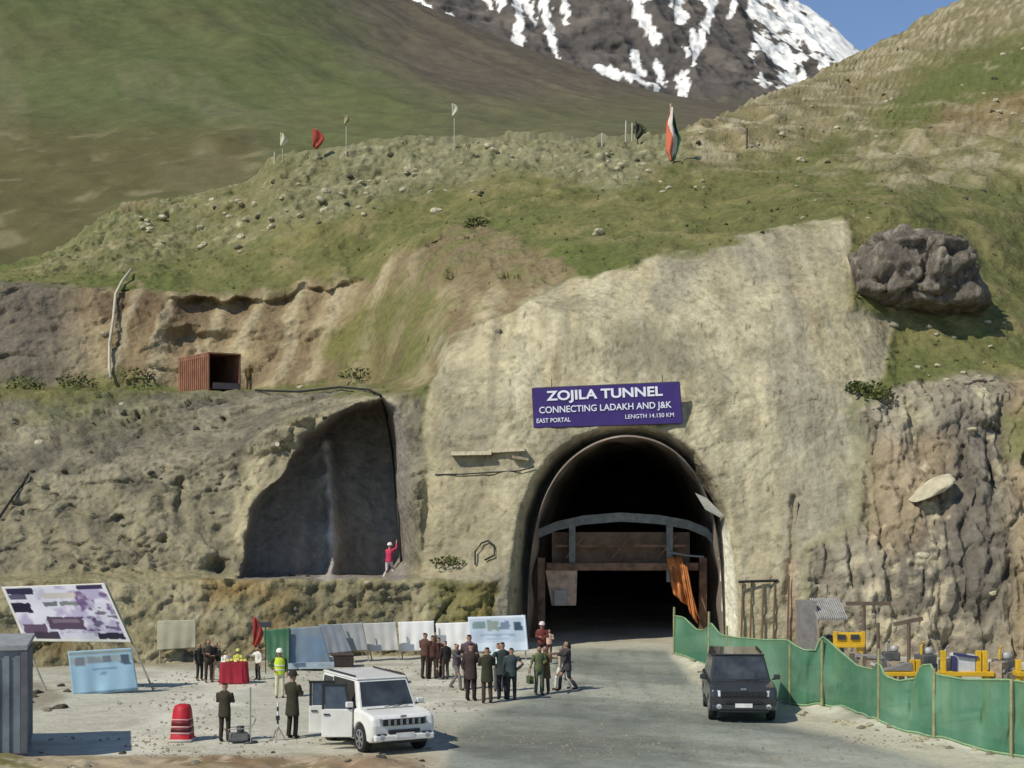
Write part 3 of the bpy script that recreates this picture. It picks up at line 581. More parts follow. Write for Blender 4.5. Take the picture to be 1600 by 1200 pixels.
part(MB().box(P(970, 884, YG + 1.0), (7.2, 2.2, .35)), 'deck', M_ganb, gan)
for s_ in (-1, 0, 1): part(MB().tube([P(970 + s_ * 72 - 14, 872, YG + .1), P(970 + s_ * 72 + 14, 838, YG + .1)], .05), 'brace', M_ganb, gan)
part(MB().box(P(970, 856, YG + .6), (6.6, .08, 1.5)), 'back_panel', mat('dark_brown_board', (.20, .13, .085), rough=.9, var=.35, scale=1.5), gan)
part(MB().box(P(970, 853, YG + .2), (6.2, .1, .12)), 'handrail', M_ganb, gan)
part(MB().quad(P(852, 890, YG + .1), P(902, 890, YG + .1), P(900, 946, YG + .1), P(862, 946, YG + .1), .06), 'side_panel', M_board, gan)
part(MB().quad(P(866, 922, YG - .1), P(886, 922, YG - .1), P(884, 946, YG - .1), P(866, 946, YG - .1), .06), 'side_panel', mat('pale_board', (.42, .38, .34)), gan)
def sheet_obj(name, a, b, c, d, m, nu=14, nv=10, wave=.05, th=0.012, paint=None, parent=None, seed=0, folds=3.0, kind=None):
    """a hanging sheet: a top-left, b top-right, c bottom-right, d bottom-left, with folds and real thickness"""
    a, b, c, d = map(Vector, (a, b, c, d)); U, V = np.meshgrid(np.linspace(0, 1, nu), np.linspace(0, 1, nv))
    A = [np.array(v)[None, None] for v in (a, b, c, d)]
    u = U[..., None]; v = V[..., None]
    Pn = (A[0] * (1 - u) + A[1] * u) * (1 - v) + (A[3] * (1 - u) + A[2] * u) * v
    nrm = np.array((b - a).cross(d - a).normalized())
    wv = wave * (np.sin(U * folds * 6.68 + seed + 1.5 * V) * .6 + vn(U * 6 + seed, V * 3, 0 * U)) * (.35 + .65 * V)
    Pn = Pn + wv[..., None] * nrm
    C_ = paint(U, V) if paint else None
    o = gridmesh(name, Pn[..., 0], Pn[..., 1], Pn[..., 2], C_, m, kind=kind, parent=parent)
    so_ = o.modifiers.new('thickness', 'SOLIDIFY'); so_.thickness = th
    if parent is not None: o.matrix_parent_inverse = WB(parent)
    return o
tp = empty('glow_sheet', (P(1068, 900, 72.2).x, 72.2, P(1068, 960, 72.2).z), 0, 'torn orange sheet added for a warm glow, hanging at the right inside the tunnel mouth', 'glow_sheet')  # orange sheet added to stand in for a warm glow inside the tunnel
sheet_obj('sheet', P(1042, 872, 72.9), P(1064, 868, 72.7), P(1094, 968, 72.3), P(1050, 925, 72.8), M_glow, nu=24, nv=20, wave=.28, parent=tp, seed=2)
sheet_obj('torn_strip', P(1062, 878, 72.2), P(1074, 886, 72.1), P(1090, 975, 71.8), P(1076, 955, 71.9), M_glow, wave=.16, parent=tp, seed=5)
part(MB().tube([P(1042, 862, 72.5), P(1075, 868, 72.4), P(1100, 870, 72.3)], .05), 'pole', M_gan, tp)

# ------------------------------------------------------------------ sign over the portal
M_sg = mat('sign_purple', lin((66, 50, 112)), rough=.6, var=.12, scale=1.5)
M_wt = mat('sign_white', (.84, .83, .88), rough=.6, var=.03)
M_wood = mat('weathered_timber', (.34, .27, .18), rough=.9, var=.3, scale=8, bump=.01)
M_dk = mat('dark_steel', (.05, .05, .055), rough=.5, var=.2)
SGY = min(surf(a, b).y for a in range(835, 1066, 15) for b in (600, 615, 630, 645, 655)) - .12
sA, sB, sC, sD = P(832, 607, SGY), P(1061, 597, SGY), P(1066, 661, SGY), P(835, 668, SGY)
sg = empty('tunnel_sign', (sD + sC) / 2, 0, 'purple sign with white lettering hung over the tunnel mouth', 'sign')
part(MB().quad(sA, sB, sC, sD, -.06), 'board', M_sg, sg)
fr = MB()
for a, b in ((sA, sB), (sB, sC), (sC, sD), (sD, sA)): fr.tube([a + Vector((0, .05, 0)), b + Vector((0, .05, 0))], .045, 6)
part(fr, 'frame', M_dk, sg)
for px_, y0, y1 in ((862, 607, 592), (1035, 600, 586)):
    a = P(px_, y0, SGY + .05); b = P(px_, y1, SGY + .8); part(MB().tube([a, b], .02, 6), 'bracket', M_dk, sg)
ang = math.atan2((sB - sA).z, (sB - sA).x)
def text(txt, px_, py_, wid, hgt, m, Y, root, bold=.0, rot=0, name='lettering', align='CENTER'):
    cu = bpy.data.curves.new('t', 'FONT'); cu.body = txt; cu.align_x = align; cu.align_y = 'CENTER'; cu.size = 1; cu.extrude = .004; cu.offset = bold
    to = bpy.data.objects.new('t', cu); COL.objects.link(to)
    me = bpy.data.meshes.new_from_object(to.evaluated_get(bpy.context.evaluated_depsgraph_get()))
    bpy.data.objects.remove(to); bpy.data.curves.remove(cu)
    co_ = np.empty(len(me.vertices) * 3, np.float32); me.vertices.foreach_get('co', co_); co_ = co_.reshape(-1, 3)
    mn, mx_ = co_.min(0), co_.max(0); c_ = (mn + mx_) / 2
    k = Y / F
    co_[:, 0] = (co_[:, 0] - c_[0]) * wid * k / (mx_[0] - mn[0]); co_[:, 1] = (co_[:, 1] - c_[1]) * hgt * k / (mx_[1] - mn[1])
    M_ = np.array(Euler((R(90), -rot, 0)).to_matrix()); co_ = co_ @ M_.T
    p = P(px_, py_, Y); co_ = co_ + np.array(p)
    me.vertices.foreach_set('co', co_.reshape(-1).astype(np.float32)); me.update()
    o = link(name, me, m, root); o.matrix_parent_inverse = WB(root); return o
text('ZOJILA TUNNEL', 944.5, 617, 182, 20, M_wt, SGY - .03, sg, .03, ang)
text('CONNECTING LADAKH AND J&K', 946, 638, 207, 13.5, M_wt, SGY - .03, sg, .012, ang)
text('EAST PORTAL', 865, 656.5, 53, 7, M_wt, SGY - .03, sg, .012, ang)
text('LENGTH 14.150 KM', 1015, 649.5, 76, 6.5, M_wt, SGY - .03, sg, .005, ang)

# ------------------------------------------------------------------ boulder and loose rocks
def rock_mesh(name, sx, sy, sz, seed, sub=4, rough_=.25, flat_=0.0, blocky=.0):
    bm = bmesh.new(); bmesh.ops.create_icosphere(bm, subdivisions=sub, radius=1)
    c = np.array([v.co for v in bm.verts])
    x, y, z = c.T
    n = fbm(x * 1.1 + seed, y * 1.1, z * 1.1, 4) * rough_ * 1.6 + ridged(x * 1.9 + seed, y * 1.9, z * 1.0, 3) * rough_ * .5
    c = c * (1 + n)[:, None]
    if blocky: c = np.sign(c) * np.minimum(np.abs(c), blocky + .12 * vn(x * 3 + seed, y * 3, z * 3)[:, None] ** 2)
    c = c * np.array([sx, sy, sz])
    for v, p in zip(bm.verts, c): v.co = p
    me = bpy.data.meshes.new(name); bm.to_mesh(me); bm.free(); return me
M_bould = bpy.data.materials.new('boulder_rock'); M_bould.use_nodes = True
n_ = M_bould.node_tree; b_ = n_.nodes['Principled BSDF']; b_.inputs['Roughness'].default_value = .95; b_.inputs['Specular IOR Level'].default_value = .1
tc = n_.nodes.new('ShaderNodeTexCoord'); mp = n_.nodes.new('ShaderNodeMapping'); mp.inputs['Scale'].default_value = (1.4, 1.4, .5)
nz = n_.nodes.new('ShaderNodeTexNoise'); nz.inputs['Scale'].default_value = 1.1; nz.inputs['Detail'].default_value = 9; nz.inputs['Roughness'].default_value = .7
cr = n_.nodes.new('ShaderNodeValToRGB'); e = cr.color_ramp.elements
e[0].position = .32; e[0].color = (*lin((80, 75, 70)), 1); e[1].position = .68; e[1].color = (*lin((168, 158, 142)), 1)
x_ = cr.color_ramp.elements.new(.5); x_.color = (*lin((120, 111, 98)), 1)
bp = n_.nodes.new('ShaderNodeBump'); bp.inputs['Distance'].default_value = .35
n_.links.new(tc.outputs['Object'], mp.inputs[0]); n_.links.new(mp.outputs[0], nz.inputs['Vector']); n_.links.new(nz.outputs['Fac'], cr.inputs[0]); n_.links.new(cr.outputs[0], b_.inputs['Base Color'])
n_.links.new(nz.outputs['Fac'], bp.inputs['Height']); n_.links.new(bp.outputs[0], b_.inputs['Normal'])
bc_ = P(1420, 450, 78.0)
bm = bmesh.new(); bmesh.ops.create_icosphere(bm, subdivisions=6, radius=1); c = np.array([v.co for v in bm.verts]); x, y, z = c.T
dr = fbm(x * 1.3 + 4, y * 1.3, z * .8, 5) * .22 + ridged(x * 3.2, y * 3.2, z * 1.1, 4) * .16
cellx = np.round(x * 2.6 + .5 * vn(y * 2, z * 2, x)); cellz = np.round(z * 2.0 + .6 * vn(x * 2.3, y * 2, z)); dr = dr * .8 + .22 * facets(x * 2.1 + 3, y * 2.1, z * 1.7) + .08 * facets(x * 5, y * 5, z * 4) + .02 * (_hash(cellx, np.round(y * 2.2), cellz) - .5) + .05 * ridged(x * 7, y * 7, z * 3.2, 3)
c = c * (1 + dr)[:, None]; c[:, 0] = np.clip(c[:, 0], -.86 + .05 * vn(y * 3, z * 3, 0 * z), 1.05)
c[:, 2] = np.where(c[:, 2] > .55, .55 + (c[:, 2] - .55) * .55, c[:, 2])
und = smooth(-.30, -.62, c[:, 2] - .14 * (c[:, 0]) ** 2 + .12 * c[:, 0])          # undercut: the rock recedes beneath
c[:, 1] = c[:, 1] + und * 1.15
c = c * np.array([3.6, 3.4, 3.1]); 
for v, p in zip(bm.verts, c): v.co = p
me = bpy.data.meshes.new('boulder'); bm.to_mesh(me); bm.free()
bo = link('boulder', me, M_bould, None, True); bo.location = bc_
tag(bo, 'huge dark grey boulder sticking out at the top right of the pale cut face', 'boulder')
M_pale = mat('pale_stone', lin((186, 176, 146)), rough=.95, var=.2, scale=2, bump=.05, bscale=5)
M_grey = mat('grey_stone', lin((140, 132, 112)), rough=.95, var=.25, scale=2, bump=.05, bscale=5)
M_darks = mat('dark_stone', lin((84, 80, 66)), rough=.95, var=.25, scale=2, bump=.05, bscale=5)
# the pale slab wedged in the right rock face
sp = surf(1455, 770); sl_ = rock_mesh('slab', 1.05, .8, .34, 11, 4, .14)
for v in sl_.vertices: v.co.z = (v.co.z if v.co.z > 0 else v.co.z * .35) * np.clip(.25 + .55 * (v.co.x + 1), .2, 1.3) + .12 * v.co.x
so_ = link('rock', sl_, M_pale, None, True); so_.location = sp + Vector((0, -.35, .1)); so_.rotation_euler = (.2, -.35, .1)
tag(so_, 'pale wedge shaped slab jutting from the right rock face below the boulder', 'rock')
protos = [rock_mesh('rock', 1, .9, .75, s_, 2, .3) for s_ in range(5)]
for me_ in protos: me_.materials.append(None)
def rock_at(p, r_, m, label, group, sq=1.0):
    me_ = random.choice(protos); o = bpy.data.objects.new('rock', me_); COL.objects.link(o)
    o.material_slots[0].link = 'OBJECT'; o.material_slots[0].material = m
    o.location = p; o.scale = (r_, r_, r_ * sq); o.rotation_euler = (random.uniform(-.4, .4), random.uniform(-.4, .4), random.uniform(0, 6.3))
    return tag(o, label, 'rock', group)
# individual stones the photograph shows, placed on the slope where they lie
named = [(680, 328, 13, M_pale, 'pale block lying alone on the green slope above the brown scarp'), (628, 296, 9, M_pale, 'brightest whitish stone among the rubble of the left knoll'),
         (937, 365, 14, M_pale, 'pale upright stone on the grass above the top of the cut face'), (775, 232, 8, M_pale, 'white stone on the crest right of the tallest white marker flag'),
         (1048, 292, 8, M_pale, 'pale stone on the slope below the tricolour flag'), (1250, 248, 9, M_pale, 'pale stone in the middle of the right hill above the boulder'),
         (425, 352, 10, M_pale, 'pale stone cluster piece low on the left knoll'), (160, 522, 8, M_pale, 'small pale stone on the brown scarp left of the bent pipe'),
         (468, 603, 8, M_pale, 'white stone on the terrace edge right of the rusty container'), (1518, 668 , 9, M_pale, 'pale stone at the top of the right rock face'),
         (1440, 866, 13, M_pale, 'cream coloured ledge stone low on the right rock face'), (1552, 930, 8, M_pale, 'white stone near the foot of the right rock face'),
         (1395, 505, 12, M_grey, 'grey stone directly under the huge boulder'), (780, 515, 9, M_grey, 'grey stone on the upper left lip of the pale cut face'),
         (60, 690, 12, M_pale, 'pale stone on the grey rubble slope at the far left'), (190, 632, 8, M_pale, 'small pale stone below the bent pipe'),
         (692, 890, 6, M_pale, 'white stone on the grassy mound left of the tunnel'), (575, 908, 7, M_pale, 'pale stone at the foot of the dark recess')]
for a, b, r_, m_, lb in named:
    p = surf(a, b); rock_at(p, r_ * p.y / F * .8, m_, lb, None, .8)
LM = [(438, 'the left white flag'), (497, 'the red marker flag'), (545, 'the buff marker flag'), (707, 'the tallest white flag'), (850, 'the bare middle of the crest'), (985, 'the dark pennant'), (1046, 'the tricolour flag')]
def scatter(n, poly, rmin, rmax, m, lb, grp, sq=.8):
    xs = [q[0] for q in poly]; ys = [q[1] for q in poly]; k = 0
    while k < n:
        a, b = random.uniform(min(xs), max(xs)), random.uniform(min(ys), max(ys))
        if sdf(poly, np.array([a]), np.array([b]))[0] < 0: continue
        p = surf(a, b); rr = random.uniform(rmin, rmax); l2 = lb
        if 'knoll' in lb: l2 = ('large ' if rr > (rmin + rmax) / 2 else 'small ') + ('pale' if m is M_pale else 'dark') + ' stone on the knoll below ' + min(LM, key=lambda q: abs(q[0] - a))[1] + (' near the crest' if b < 280 else '')
        rock_at(p, rr * p.y / F, m, l2, grp, sq); k += 1
kn_poly = [(180, 340), (300, 320), (440, 262), (640, 228), (1000, 232), (1060, 300), (820, 285), (700, 318), (500, 350), (400, 400), (250, 400)]
scatter(60, kn_poly, 3, 7.5, M_pale, 'one of the many small pale stones strewn over the knoll with the marker flags', 'pale stones on the flagged knoll')
scatter(12, kn_poly, 3, 7, M_darks, 'one of the small dark stones strewn over the knoll with the marker flags', 'dark stones on the flagged knoll')
scatter(30, [(1080, 200), (1350, 110), (1600, 60), (1600, 430), (1540, 420), (1450, 340), (1100, 370), (1040, 300)], 2.5, 6, M_pale, 'one of the pale stones strewn over the right hillside above the boulder', 'pale stones on the right hillside')
scatter(16, [(1080, 200), (1350, 110), (1600, 60), (1600, 430), (1540, 420), (1450, 340), (1100, 370), (1040, 300)], 3, 6, M_darks, 'one of the dark stones strewn over the right hillside above the boulder', 'dark stones on the right hillside')
scatter(18, [(0, 640), (380, 630), (640, 640), (440, 690), (360, 760), (300, 890), (0, 890)], 2.5, 7, M_grey, 'one of the grey stones bedded in the rubble slope under the terrace', 'grey stones in the rubble slope')
scatter(12, [(0, 640), (380, 630), (640, 640), (440, 690), (360, 760), (0, 740)], 2.5, 6, M_darks, 'one of the dark stones bedded in the rubble slope under the terrace', 'dark stones in the rubble slope')
scatter(14, [(1400, 520), (1600, 480), (1600, 600), (1400, 620)], 3, 7, M_pale, 'one of the pale stones in the grass below the huge boulder', 'pale stones below the boulder')
scatter(14, [(0, 915), (760, 915), (760, 960), (0, 960)], 3, 7, M_grey, 'one of the stones stuck in the low earth bank behind the panels', 'stones in the low bank')
# rubble along the right edge of the road
for k in range(34):
    t = random.random(); a = 1060 + 520 * t ** .8; b = np.interp(a, [1060, 1120, 1240, 1350, 1450, 1600], [1026, 1060, 1108, 1132, 1154, 1188]) + random.uniform(-3, 9)
    p = G(a, b); p.z = gh(p.x, p.y); rock_at(p, random.uniform(.05, .17), random.choice([M_pale, M_grey]), 'one of the loose stones along the foot of the green net', 'loose stones by the net', .7)
for k in range(30):
    a = random.uniform(0, 690); b = random.uniform(1168, 1215)
    p = G(a, b); p.z = gh(p.x, p.y); rock_at(p, random.uniform(.04, .14), random.choice([M_pale, M_grey, M_darks]), 'one of the clods and stones on the dirt berm at the lower left', 'stones on the dirt berm', .6)
for k in range(10):
    a = random.uniform(30, 110); b = random.uniform(1070, 1112)
    p = G(a, b); p.z = gh(p.x, p.y); rock_at(p, random.uniform(.1, .28), random.choice([M_darks, M_grey]), 'one of the stones heaped beside the grey cabin', 'stones heaped by the cabin', .6)

# fine gravel all over the yard
xs_ = RNG.uniform(-13, 16, 9000); ys_ = 38.5 + 27 * RNG.random(9000) ** 1.3; zs_ = gz(xs_, ys_); V_, F_ = [], []
keepg = fbm(xs_ / 2.2, ys_ / 2.2, 0 * xs_, 3) + RNG.uniform(-.3, .3, 9000) > .05
for x, y, z, k_ in zip(xs_, ys_, zs_, keepg):
    if not k_ or y > 64 and abs(x - .071 * y) > 6: continue
    q = .015 + .035 * RNG.random() ** 3; k = len(V_); o_ = RNG.uniform(-.4, .4, 8) * q
    V_ += [(x - q + o_[0], y - q, z - .01), (x + q, y - q + o_[1], z - .01), (x + q + o_[2], y + q, z - .01), (x - q, y + q + o_[3], z - .01), (x - q * .5 + o_[4], y - q * .5, z + q), (x + q * .6, y - q * .4 + o_[5], z + q * .8), (x + q * .4 + o_[6], y + q * .6, z + q * .9), (x - q * .6, y + q * .5 + o_[7], z + q)]
    F_ += [(k + 4, k + 5, k + 6, k + 7), (k, k + 1, k + 5, k + 4), (k + 1, k + 2, k + 6, k + 5), (k + 2, k + 3, k + 7, k + 6), (k + 3, k, k + 4, k + 7)]
me = bpy.data.meshes.new('gravel'); me.from_pydata(V_, [], F_); tag(link('gravel', me, M_grey), kind='stuff')
# ------------------------------------------------------------------ grass and scrub that break up the slopes (nobody could count it)
msk = (mG > .6) & (mK < .5) & (PXg > -20) & (PXg < 1620) & (PYg > 60) & (Yg < 170)
cand = np.argwhere(msk); pick = cand[RNG.integers(0, len(cand), 450)]
V_, F_, C_ = [], [], []
for i, j in pick:
    p = TXW[i, j]; s0 = .05 + .13 * RNG.random() ** 2; g_ = RNG.random() * .5
    cc = C[i, j] * (1 - g_) + np.array(lin((128, 120, 74))) * g_; cc = cc * RNG.uniform(1.2, 1.7)
    for q in range(5):
        t = RNG.random() * 6.68; dx, dy = math.cos(t), math.sin(t); k = len(V_)
        V_ += [(p[0] + dx * .05 - dy * .07, p[1] + dy * .05 + dx * .07, p[2] - .05), (p[0] + dx * .05 + dy * .07, p[1] + dy * .05 - dx * .07, p[2] - .05), (p[0] + dx * s0 * 1.1, p[1] + dy * s0 * 1.1, p[2] + s0)]
        F_.append((k, k + 1, k + 2)); C_ += [cc] * 3
me = bpy.data.meshes.new('grass'); me.from_pydata(V_, [], F_)
ca = me.color_attributes.new('col', 'FLOAT_COLOR', 'POINT'); ca.data.foreach_set('color', np.concatenate([np.array(C_), np.ones((len(C_), 1))], 1).reshape(-1))
tag(link('grass', me, vmat('grass_tufts', bump=0, var=.1, trans=.6)), kind='stuff')
# shrubs
M_leaf = mat('scrub_leaf', lin((84, 92, 46)), rough=.8, var=.35, scale=3)
M_twig = mat('scrub_twig', (.10, .07, .045), rough=.9)
def shrub(p, r_, h_, label, group=None, n=170, m=None):
    root = empty('shrub', p, 0, label, 'shrub', group); L = MB(); S = MB()
    for k in range(5):
        t = random.random() * 6.68; S.tube([(0, 0, -.1), (math.cos(t) * r_ * .3, math.sin(t) * r_ * .3, h_ * .4), (math.cos(t) * r_ * .6, math.sin(t) * r_ * .6, h_ * .75)], [.03, .02, .01], 5)
    for k in range(n):
        t = random.random() * 6.68; rr = r_ * random.random() ** .6; z = h_ * random.random() * (1 - .5 * (rr / r_) ** 2)
        c = Vector((rr * math.cos(t), rr * math.sin(t), z)); a = Vector((random.uniform(-1, 1), random.uniform(-1, 1), random.uniform(-.5, 1))).normalized() * .11; b = a.cross(Vector((random.uniform(-1, 1), random.uniform(-1, 1), 1))).normalized() * .07
        L.add([c - a, c + b, c + a, c - b], [(0, 1, 2, 3)])
    L.build('foliage', m or M_leaf, root); S.build('stem', M_twig, root); return root
for a, b, r_, h_, lb in [(1365, 620, .9, .9, 'round green shrub hanging over the edge between the cut face and the right rock'), (1340, 608, .6, .5, 'small green shrub left of the round shrub on the cut face edge'),
                         (120, 600, 1.3, .9, 'low green shrub on the terrace left of the bent pipe foot'), (215, 596, 1.1, .8, 'low green shrub on the terrace between the bent pipe and the container'),
                         (40, 605, 1.2, .8, 'low green shrub on the terrace at the far left'), (742, 352, .8, .7, 'dark shrub on the brown soil above the pale cut face'),
                         (700, 880, .9, .35, 'green scrub on the mound left of the tunnel'), (1000, 212, .7, .9, 'dark twisted shrub on the crest left of the tricolour flag'), (560, 590, 1.3, .6, 'green scrub at the right end of the terrace')]:
    shrub(surf(a, b), r_, h_, lb)

# ------------------------------------------------------------------ flags and markers on the crest
M_pole = mat('pale_pole', (.48, .46, .36), rough=.7)
def cloth(name, m, W_, H_, root, off, wave=.12, seed=0, nu=8, nv=12, taper=.6, paint=None, mv=None):
    U, V = np.meshgrid(np.linspace(0, 1, nu), np.linspace(0, 1, nv))
    wd = W_ * (1 - taper * np.abs(2 * V - .9) ** 1.5)
    X = off[0] + U * wd; Y = off[1] + wave * np.sin(U * 9 + V * 4 + seed) * (.3 + U); Z = off[2] - V * H_ - .12 * U * H_
    o = gridmesh(name, X, Y, Z, paint(U, V) if paint else None, m, kind=None, parent=root)
    s = o.modifiers.new('thickness', 'SOLIDIFY'); s.thickness = .02; return o
def flag(a, y_top, y_foot, label, col, wpx, hpx, cat='flag', group=None):
    p = surf(a, y_foot); k = p.y / F; H_ = (y_foot - y_top) * k + .1
    root = empty('marker_flag', p, 0, label, cat, group)
    MB().tube([(0, 0, -.5), (0, 0, H_)], .035 if cat == 'flag' else .05, 6).build('pole', M_pole, root)
    cloth('cloth', mat('cloth_' + ''.join('%02x' % c for c in col), lin(col), rough=.8, var=.1, trans=.25), wpx * k, hpx * k, root, (-wpx * k * .3, -.06, H_), seed=a)
    return root
flag(438, 209, 250, 'white marker flag on a pole at the left end of the crest', (222, 216, 186), 11, 20)
flag(497, 201, 246, 'red marker flag on the crest between two pale ones', (176, 78, 64), 19, 29)
flag(539, 182, 238, 'small buff marker flag on a pole right of the red flag', (176, 166, 122), 11, 15)
flag(707, 162, 232, 'white marker flag on the tallest pole of the crest', (214, 212, 180), 12, 19)
for a, t_, b_, lb in [(427, 236, 252, 'short pale stake beside the white marker flag at the left'), (979, 184, 216, 'pale stake on the crest left of the dark pennant'), (988, 190, 218, 'pale stake on the crest nearest the dark pennant'), (1167, 200, 232, 'dark short post on the right hill beyond the tricolour flag'), (941, 208, 226, 'thin short stake on the crest farthest left of the tricolour flag')]:
    p = surf(a, b_); k = p.y / F
    s_ = MB().tube([(0, 0, -.4), (.03, 0, (b_ - t_) * k)], .07, 6).build('stake', M_twig if 'dark' in lb.split()[0] else M_pole); s_.location = p; tag(s_, lb, 'stake')
p = surf(995, 222); k = p.y / F; pn = empty('pennant', p, 0, 'dark drooping pennant on a leaning stick on the crest', 'flag')
MB().tube([(0.1, 0, -.4), (-.1, 0, 36 * k)], .05, 6).build('pole', M_twig, pn)
cloth('cloth', mat('dark_cloth', (.045, .05, .03)), 13 * k, 24 * k, pn, (-.1, -.05, 33 * k), seed=3, wave=.2)
p = surf(1046, 252); k = p.y / F; tf = empty('tricolour_flag', p, 0, 'tall saffron white and green flag drooping from its pole on the crest', 'flag')
MB().tube([(0, 0, -.5), (0, 0, 93 * k)], .06, 8).build('pole', M_pole, tf)
def tri(U, V):
    # the flag droops, so its stripes hang as long folds side by side
    s = U + .12 * np.sin(V * 7) - .30 * (V - .5)
    c = mixc(lin((226, 128, 98)), lin((236, 226, 210)), (s > .34) * 1.0); c = mixc(c, lin((52, 84, 60)), (s > .82 - .2 * V) * 1.0)
    wheel = (np.hypot((U - .66) * 1.0, (V - .42) * 2.6) < .10) * 1.0; return mixc(c, lin((70, 90, 150)), wheel)
U, V = np.meshgrid(np.linspace(0, 1, 26), np.linspace(0, 1, 44))
wd = (23 * k) * np.interp(V, [0, .2, .5, .75, 1], [.18, .55, 1, .75, .3]); hh = 88 * k
o = gridmesh('cloth', -7 * k * np.interp(V, [0, .3, .8, 1], [0, 1, 1, .2]) + U * wd, -.08 + .22 * np.sin(U * 8 + V * 3), 91 * k - V * hh - .1 * U * hh * (V < .9), tri(U, V), vmat('flag_cloth', bump=0, var=.06, trans=.25), kind=None, parent=tf)
o.modifiers.new('thickness', 'SOLIDIFY').thickness = .02

# ------------------------------------------------------------------ pipe, planks, cables, container on the terrace
M_pipe = mat('pale_pipe', (.50, .46, .34), rough=.6, var=.15)
pp = [surf(a, b) + Vector((0, -.35, .15)) for a, b in [(206, 424), (192, 440), (184, 462), (178, 500), (174, 540), (172, 575), (176, 592)]]
tag(MB().tube(pp, .09, 8).build('drain_pipe', M_pipe, None, sm=True), 'pale bent pipe running down the brown scarp at the left', 'pipe')
M_blk = mat('black_hose', (.02, .02, .02), rough=.6)
pp = [surf(a, b) + Vector((0, -.25, .1)) for a, b in [(400, 610), (470, 612), (530, 606), (575, 610), (592, 622), (603, 660), (612, 720), (620, 800), (624, 880)]]
tag(MB().tube(pp, .06, 6).build('hose', M_blk, None, sm=True), 'black hose lying on the terrace edge and dropping down the dark recess', 'hose')
pp = [surf(a, b) + Vector((0, -.15, .05)) for a, b in [(0, 808), (20, 780), (38, 752), (44, 740)]]
tag(MB().tube(pp, .06, 6).build('cable', M_blk, None), 'short black cable on the rubble slope at the far left', 'cable')
pp = [surf(a, b) + Vector((0, -.12, 0)) for a, b in [(680, 738), (720, 740), (770, 737), (812, 732), (835, 728)]]
tag(MB().tube(pp, .035, 6).build('cable', M_blk, None), 'thin dark cable strung across the cut face under the plank', 'cable')
pp = [surf(a, b) + Vector((0, -.15, 0)) for a, b in [(741, 880), (741, 862), (750, 846), (762, 842), (771, 850), (769, 866), (757, 872)]]
tag(MB().tube(pp, .045, 6).build('cable', M_blk, None), 'looped dark cable hanging at the foot of the cut face left of the tunnel', 'cable')
M_ptim = mat('pale_timber', (.52, .44, .30), rough=.9, var=.25, scale=8, bump=.01)
sa, sb = surf(706, 708), surf(822, 702); pk = empty('plank', sa.lerp(sb, .5), 0, 'two long timber planks fixed level on the pale face left of the sign', 'plank')
def shelf(a, ya, b, yb, th, out, name, m):
    pa, pb = surf(a, ya), surf(b, yb); va, vb = P(a, ya, pa.y - .02), P(b, yb, pb.y - .02); o1, o2, up = Vector((0, -out, 0)), Vector((0, .5, 0)), Vector((0, 0, th))
    part(MB().hexa([va + o1, vb + o1, vb + o2, va + o2], [va + o1 + up, vb + o1 + up, vb + o2 + up, va + o2 + up]), name, m, pk)
shelf(706, 712, 768, 711, .17, .55, 'board', M_ptim); shelf(764, 708, 820, 705, .15, .45, 'board', M_ptim); shelf(800, 716, 826, 720, .12, .3, 'bracket', M_wood)
y_ = surf(1240, 830).y
tag(MB().hexa([P(1236, 872, y_ - .1), P(1240, 872, y_ - .1), P(1240, 872, y_ + .2), P(1236, 872, y_ + .2)], [P(1243, 784, y_ + .4), P(1247, 784, y_ + .4), P(1247, 784, y_ + .7), P(1243, 784, y_ + .7)]).build('plank', M_wood), 'upright brown plank leaning on the pale face right of the tunnel', 'plank')
a_ = surf(432, 700); b_ = surf(458, 720)
tag(MB().tube([a_ + Vector((0, -.3, .1)), b_ + Vector((0, -.6, .1))], .11, 8).build('log', M_pipe), 'short pale log lying across the upper left edge of the dark recess', 'log')
for k_, (a, t_, b_) in enumerate([(1158, 908, 985), (1172, 906, 985), (1190, 912, 988), (1208, 908, 990), (1230, 900, 1000)]):
    y_ = surf(a, b_ - 10).y - .15
    s_ = MB().tube([P(a, b_ + 25, y_ - .1), P(a + 3, t_, y_ + .2)], .045, 5).build('rebar', mat('rusty_rebar', (.16, .10, .06), rough=.8)); tag(s_, 'one of the rusty rods standing against the pale face behind the dark car', 'rod', 'rods against the pale face')
y_ = surf(1180, 908).y - .25; tag(MB().tube([P(1154, 909, y_), P(1216, 907, y_)], .06, 5).build('rail', M_blk), 'short dark rail fixed level above the rusty rods', 'rail')

# rusty container
M_rust = mat('red_oxide_steel', lin((140, 98, 76)), rough=.85, var=.25, scale=1.5, bump=.01)
M_in = mat('dark_interior', (.035, .025, .02), rough=.9)
yaw = R(34); ct = empty('container', (P(351, 611, 90).x, 90, P(351, 611, 90).z), yaw, 'rusty red container with a black open end standing on the terrace', 'container')
Wc, Lc, Hc = 1.95, 4.6, 2.15
mb = MB(); mb.box((-Wc / 2, Lc / 2, Hc / 2), (.08, Lc, Hc)); 
for k in range(14): mb.box((-Wc / 2 - .06, .25 + k * .31, Hc / 2), (.06, .15, Hc - .3))
mb.build('side_wall', M_rust, ct)
MB().box((Wc / 2, Lc / 2, Hc / 2), (.08, Lc, Hc)).build('side_wall', M_rust, ct)
MB().box((0, Lc / 2, Hc + .04), (Wc + .1, Lc + .04, .08)).build('roof', M_rust, ct)
MB().box((0, Lc / 2, .12), (Wc - .09, Lc, .1)).build('floor', M_in, ct)
MB().box((0, Lc - .05, Hc / 2), (Wc - .09, .08, Hc - .1)).build('end_wall', M_in, ct)
